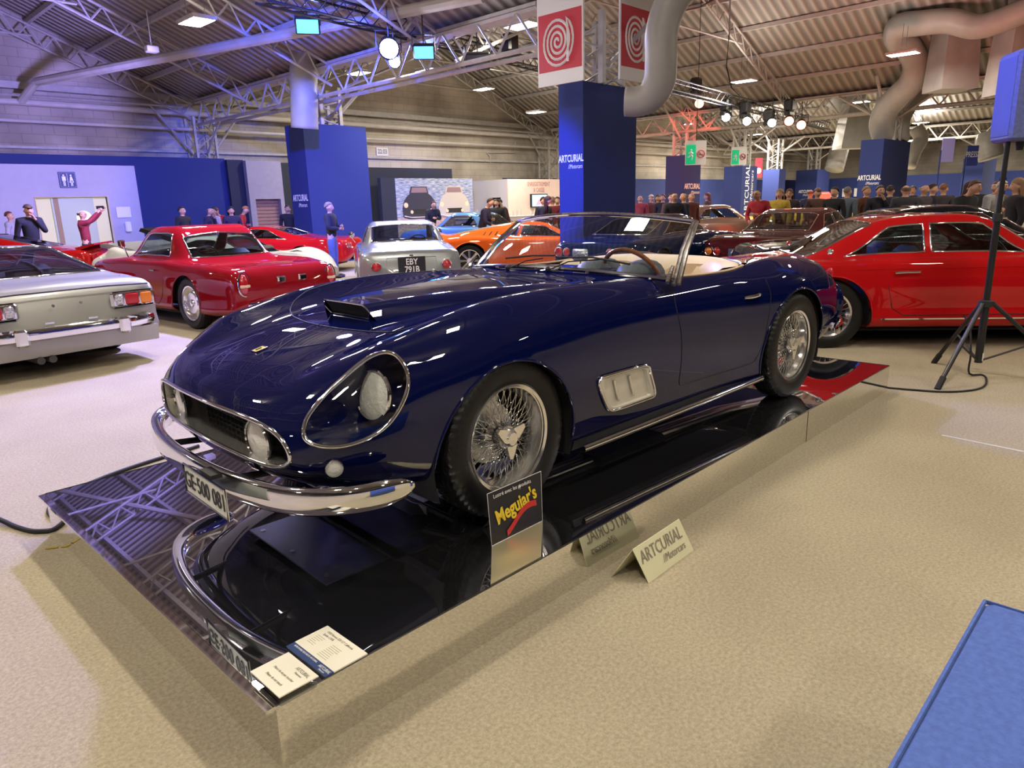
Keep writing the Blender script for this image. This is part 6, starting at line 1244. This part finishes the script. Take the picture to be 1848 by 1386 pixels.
# cards
def rect_card(name,label,cat,x0,x1,y0,y1,z0,z1,m,rot=0): 
    t=thing(name,label,cat,((x0+x1)/2,(y0+y1)/2,z0)); return t
PAPER=mat('card_paper',(.80,.77,.66),.55,noise=(5,.02)); INKG=mat('grey_ink',(.25,.22,.18),.6); ACR=glass('acrylic',(.75,.78,.80),refl=2.)
t=thing('do_not_touch_card','cream card on a clear block, Please do not touch, at the platform corner','card',(.062,.060,.2))
MB().box((-.055,-.075,0),(.055,.075,.032),bev=.003).build('clear_block',ACR,t,False); MB().box((-.058,-.080,.032),(.058,.080,.0355)).build('card_face',PAPER,t,False)
Mx=frame((.0,0,.0362),(0,-1,0),(1,0,0))
text('ARTCURIAL',.017,INKG,t,Mx@Matrix.Translation((.035,.036,0)),ext=.0002,sx=.7); text('Motorcars',.010,INKG,t,Mx@Matrix.Translation((.035,.022,0)),ext=.0002,sx=.8); text('Merci de ne pas toucher',.012,INKG,t,Mx@Matrix.Translation((0,-.002,0)),ext=.0002,sx=.85,shear=.2); text('Please do not touch',.012,INKG,t,Mx@Matrix.Translation((0,-.030,0)),ext=.0002,sx=.85,shear=.2)
t=thing('information_card','cream and navy lot description card lying at the platform edge','card',(.222,.098,.2))
MB().box((-.076,-.102,0),(.064,.107,.008)).build('card_back',ACR,t,False); MB().box((-.048,-.105,.008),(.064,.107,.012)).build('card_face',PAPER,t,False); MB().box((-.076,-.105,.008),(-.048,.107,.0118)).build('navy_strip',mat('card_navy',(.02,.05,.17),.5),t,False)
Mx=frame((0,0,.0126),(0,-1,0),(1,0,0))
text('1958 Ferrari 250 GT California',.0125,INKG,t,Mx@Matrix.Translation((-.01,.046,0)),ext=.0002,sx=.85); text('Spider LWB',.0125,INKG,t,Mx@Matrix.Translation((-.05,.032,0)),ext=.0002,sx=.85)
text('RETROMOBILE 2023 SALE BY ARTCURIAL',.009,LTR,t,Mx@Matrix.Translation((-.03,-.057,0)),ext=.0002,sx=.75); text('ARTCURIAL',.015,LTR,t,Mx@Matrix.Translation((.075,-.060,0)),ext=.0002,sx=.7); text('Motorcars',.008,LTR,t,Mx@Matrix.Translation((.075,-.070,0)),ext=.0002,sx=.8)
m=MB(); rr=random.Random(4)
for k in range(5): m.box((.020-.0*k,.02-.00,0),(.0205,.021,.0001)) if False else None
for k in range(8):
    y=.018-k*.0075; m.box((-.005,y-.0009,0),(.045-rr.random()*.012,y+.0009,.0003))
    if k<6: m.box((-.085,y-.0009,0),(-.045-rr.random()*.02,y+.0009,.0003))
m.xf(lambda v:Mx@Vector(v)).build('printed_lines',mat('pale_ink',(.50,.47,.32),.6),t,False)
# Meguiar's card
bz=.2; A0=Vector((1.007,.208,bz)); A1=Vector((1.303,.208,bz)); T0=Vector((.903,.118,.472)); T1=Vector((1.186,.118,.468)); u=(A1-A0); T0=A0+(T0-A0); T1=T0+u*.965
t=thing('polish_sign','black easel card with curly yellow lettering and red ribbon beside the front wheel','sign',(1.15,.2,bz)); O=Vector((1.15,.2,bz))
def sheet(a,b,c,d,th,n,m,par,sm=False):
    nr=(Vector(b)-Vector(a)).cross(Vector(d)-Vector(a)).normalized()*th; V=[tuple(Vector(q)-O) for q in (a,b,c,d)]+[tuple(Vector(q)-nr-O) for q in (a,b,c,d)]
    return MB().add(V,[(0,1,2,3),(7,6,5,4),(0,4,5,1),(1,5,6,2),(2,6,7,3),(3,7,4,0)]).build(n,m,par,False)
# the printed upright leans towards the wheel, its mirrored foot lies flat to the edge
B0=Vector((1.000,.205,bz+.003)); B1=Vector((1.290,.205,bz+.003)); up=Vector((0,.03,.285)); T0=B0+up; T1=B1+up
CARDK=mat('card_black',(.012,.011,.018),.35); FOIL=mat('mirror_foil',(.90,.80,.52),.32,.75)
# solve the upright from its seen corners
T0=Vector(atY(879,890,.235)); T1=Vector(atY(976,852,.235)); T0.z=T1.z=(T0.z+T1.z)/2
sheet(B0,B1,T1,T0,.004,'printed_panel',CARDK,t); F0=Vector((.80,.008,bz+.004)); F1=Vector((1.06,.008,bz+.004)); sheet(F0,F1,B1,B0,.003,'foil_foot',FOIL,t)
MB().tube([B0-O,T0-O,T1-O,B1-O],.0018,4,True).build('white_edge',WHITE,t,False)
X=(B1-B0).normalized(); Y=(T0-B0); h=Y.length; w=(B1-B0).length; Mx=frame((B0+B1+T0+T1)/4-O,X,Y); nz=Mx.to_3x3()@Vector((0,0,1))
Mx=Mx@Matrix.Translation((0,0,.003 if nz.dot(Vector(CC)-B0)>0 else -.006))
text('Lustré avec les produits',.022,LTR,t,Mx@Matrix.Translation((-.01,h*.40,0)),ext=.0003)
YG=mat('gold_yellow_print',(.85,.62,.04),.4); text("Meguiar's",.078,YG,t,Mx@Matrix.Translation((0,.012,0))@Matrix.Rotation(.17,4,'Z'),ext=.0005,sx=.80,bold=.0022)
MB().grid([[tuple(Mx@Vector((x,-.045+.022*math.sin((x+.02)*22)+.25*x*.9+q,.0008))) for x in np.linspace(-.07,.11,16)] for q in (-.012,.012)]).build('red_ribbon',mat('ribbon_red',(.6,.03,.03),.4),t,False)
MB().add([tuple(Mx@Vector((.03+r*math.cos(a),.078+r*math.sin(a),.001))) for a,r in [(k*PI/4,.012 if k%2==0 else .003) for k in range(8)]],[tuple(range(8))]).build('star_print',LTR,t,False)
MB().add([tuple(v-O) for v in ((B0+B1)/2+Vector((-.06,.14,0)),(B0+B1)/2+Vector((.06,.14,0)),(T0+T1)/2+Vector((.05,.008,-.06)),(T0+T1)/2+Vector((-.05,.008,-.06)))],[(0,1,2,3)]).build('easel_strut',WHITE,t,False)
# tent card
a,b=Vector((1.457,-.200,0)),Vector((1.814,-.192,0)); c,d=Vector((1.430,-.140,.137)),Vector((1.787,-.132,.137)); e,f_=Vector((1.40,-.058,0)),Vector((1.757,-.050,0)); O=(a+b+e+f_)/4; O.z=0
t=thing('tent_card','yellowish folded tent card with grey lettering on the carpet by the platform','card',O); BRS=mat('brass_card',(.78,.76,.52),.45,.15)
sheet(a,b,d,c,.0025,'front_panel',BRS,t); sheet(c,d,f_,e,.0025,'back_panel',BRS,t)
Mx=frame((a+b+c+d)/4-O+Vector((0,-.003,.0012)),b-a,c-a); text('ARTCURIAL',.075,INKG,t,Mx@Matrix.Translation((-.01,.025,0)),ext=.0003,sx=.78); text('//Motorcars',.046,INKG,t,Mx@Matrix.Translation((.055,-.03,0)),ext=.0003,sx=.78,shear=.15)
Mx=frame((c+d+e+f_)/4-O+Vector((0,.003,.0012)),c-d,c-e); text('ARTCURIAL',.075,INKG,t,Mx@Matrix.Translation((-.01,.025,0)),ext=.0003,sx=.78); text('//Motorcars',.046,INKG,t,Mx@Matrix.Translation((.055,-.03,0)),ext=.0003,sx=.78,shear=.15)
# blue ottoman at the lower right
t=thing('ottoman','dark blue felt cube seat cut off by the lower right corner','seat',(.79,-1.60,0)); BF=mat('blue_felt',(.075,.135,.36),.95,noise=(60,.15),bump=(250,.3))
MB().box((-.50,-.30,.02),(.50,.30,.45),bev=.022).build('upholstery',BF,t); MB().tube([(-.49,-.29,.445),(.49,-.29,.445),(.49,.29,.445),(-.49,.29,.445)],.006,6,True).build('seam_piping',BF,t); MB().box((-.47,-.27,0),(.47,.27,.03)).build('plinth',MBLK,t,False)
# glowing red sign in the crowd
lab(MB().box((-.28,-.05,0),(.28,.05,1.52),bev=.05).build('sign_totem',mat('glow_red_totem',(.6,.05,.03),.5,em=(1,.10,.06),es=1.3),None),'glowing red totem among the visitors on the right','totem').location=(atD(1488,360,17)[0],atD(1488,360,17)[1],0)
# faint tape on the carpet at right; the left streak, reflected light, is skipped
for p,q,l in (((108,992),(470,1386),'pale streak of light off the mirrored side, left of the platform'),((1700,785),(1848,815),'pale tape strip on the carpet at the right')):
    A=Vector(at(*p,.0015)); B=Vector(at(*q,.0015)); n=(B-A).cross(Vector((0,0,1))).normalized()*.012
    if p[0]>1000: lab(MB().add([A-n,B-n,B+n,A+n],[(0,1,2,3)]).build('floor_tape',mat('floor_tape',(.62,.60,.60),.6,noise=(25,.12)),None,False),l,'tape')
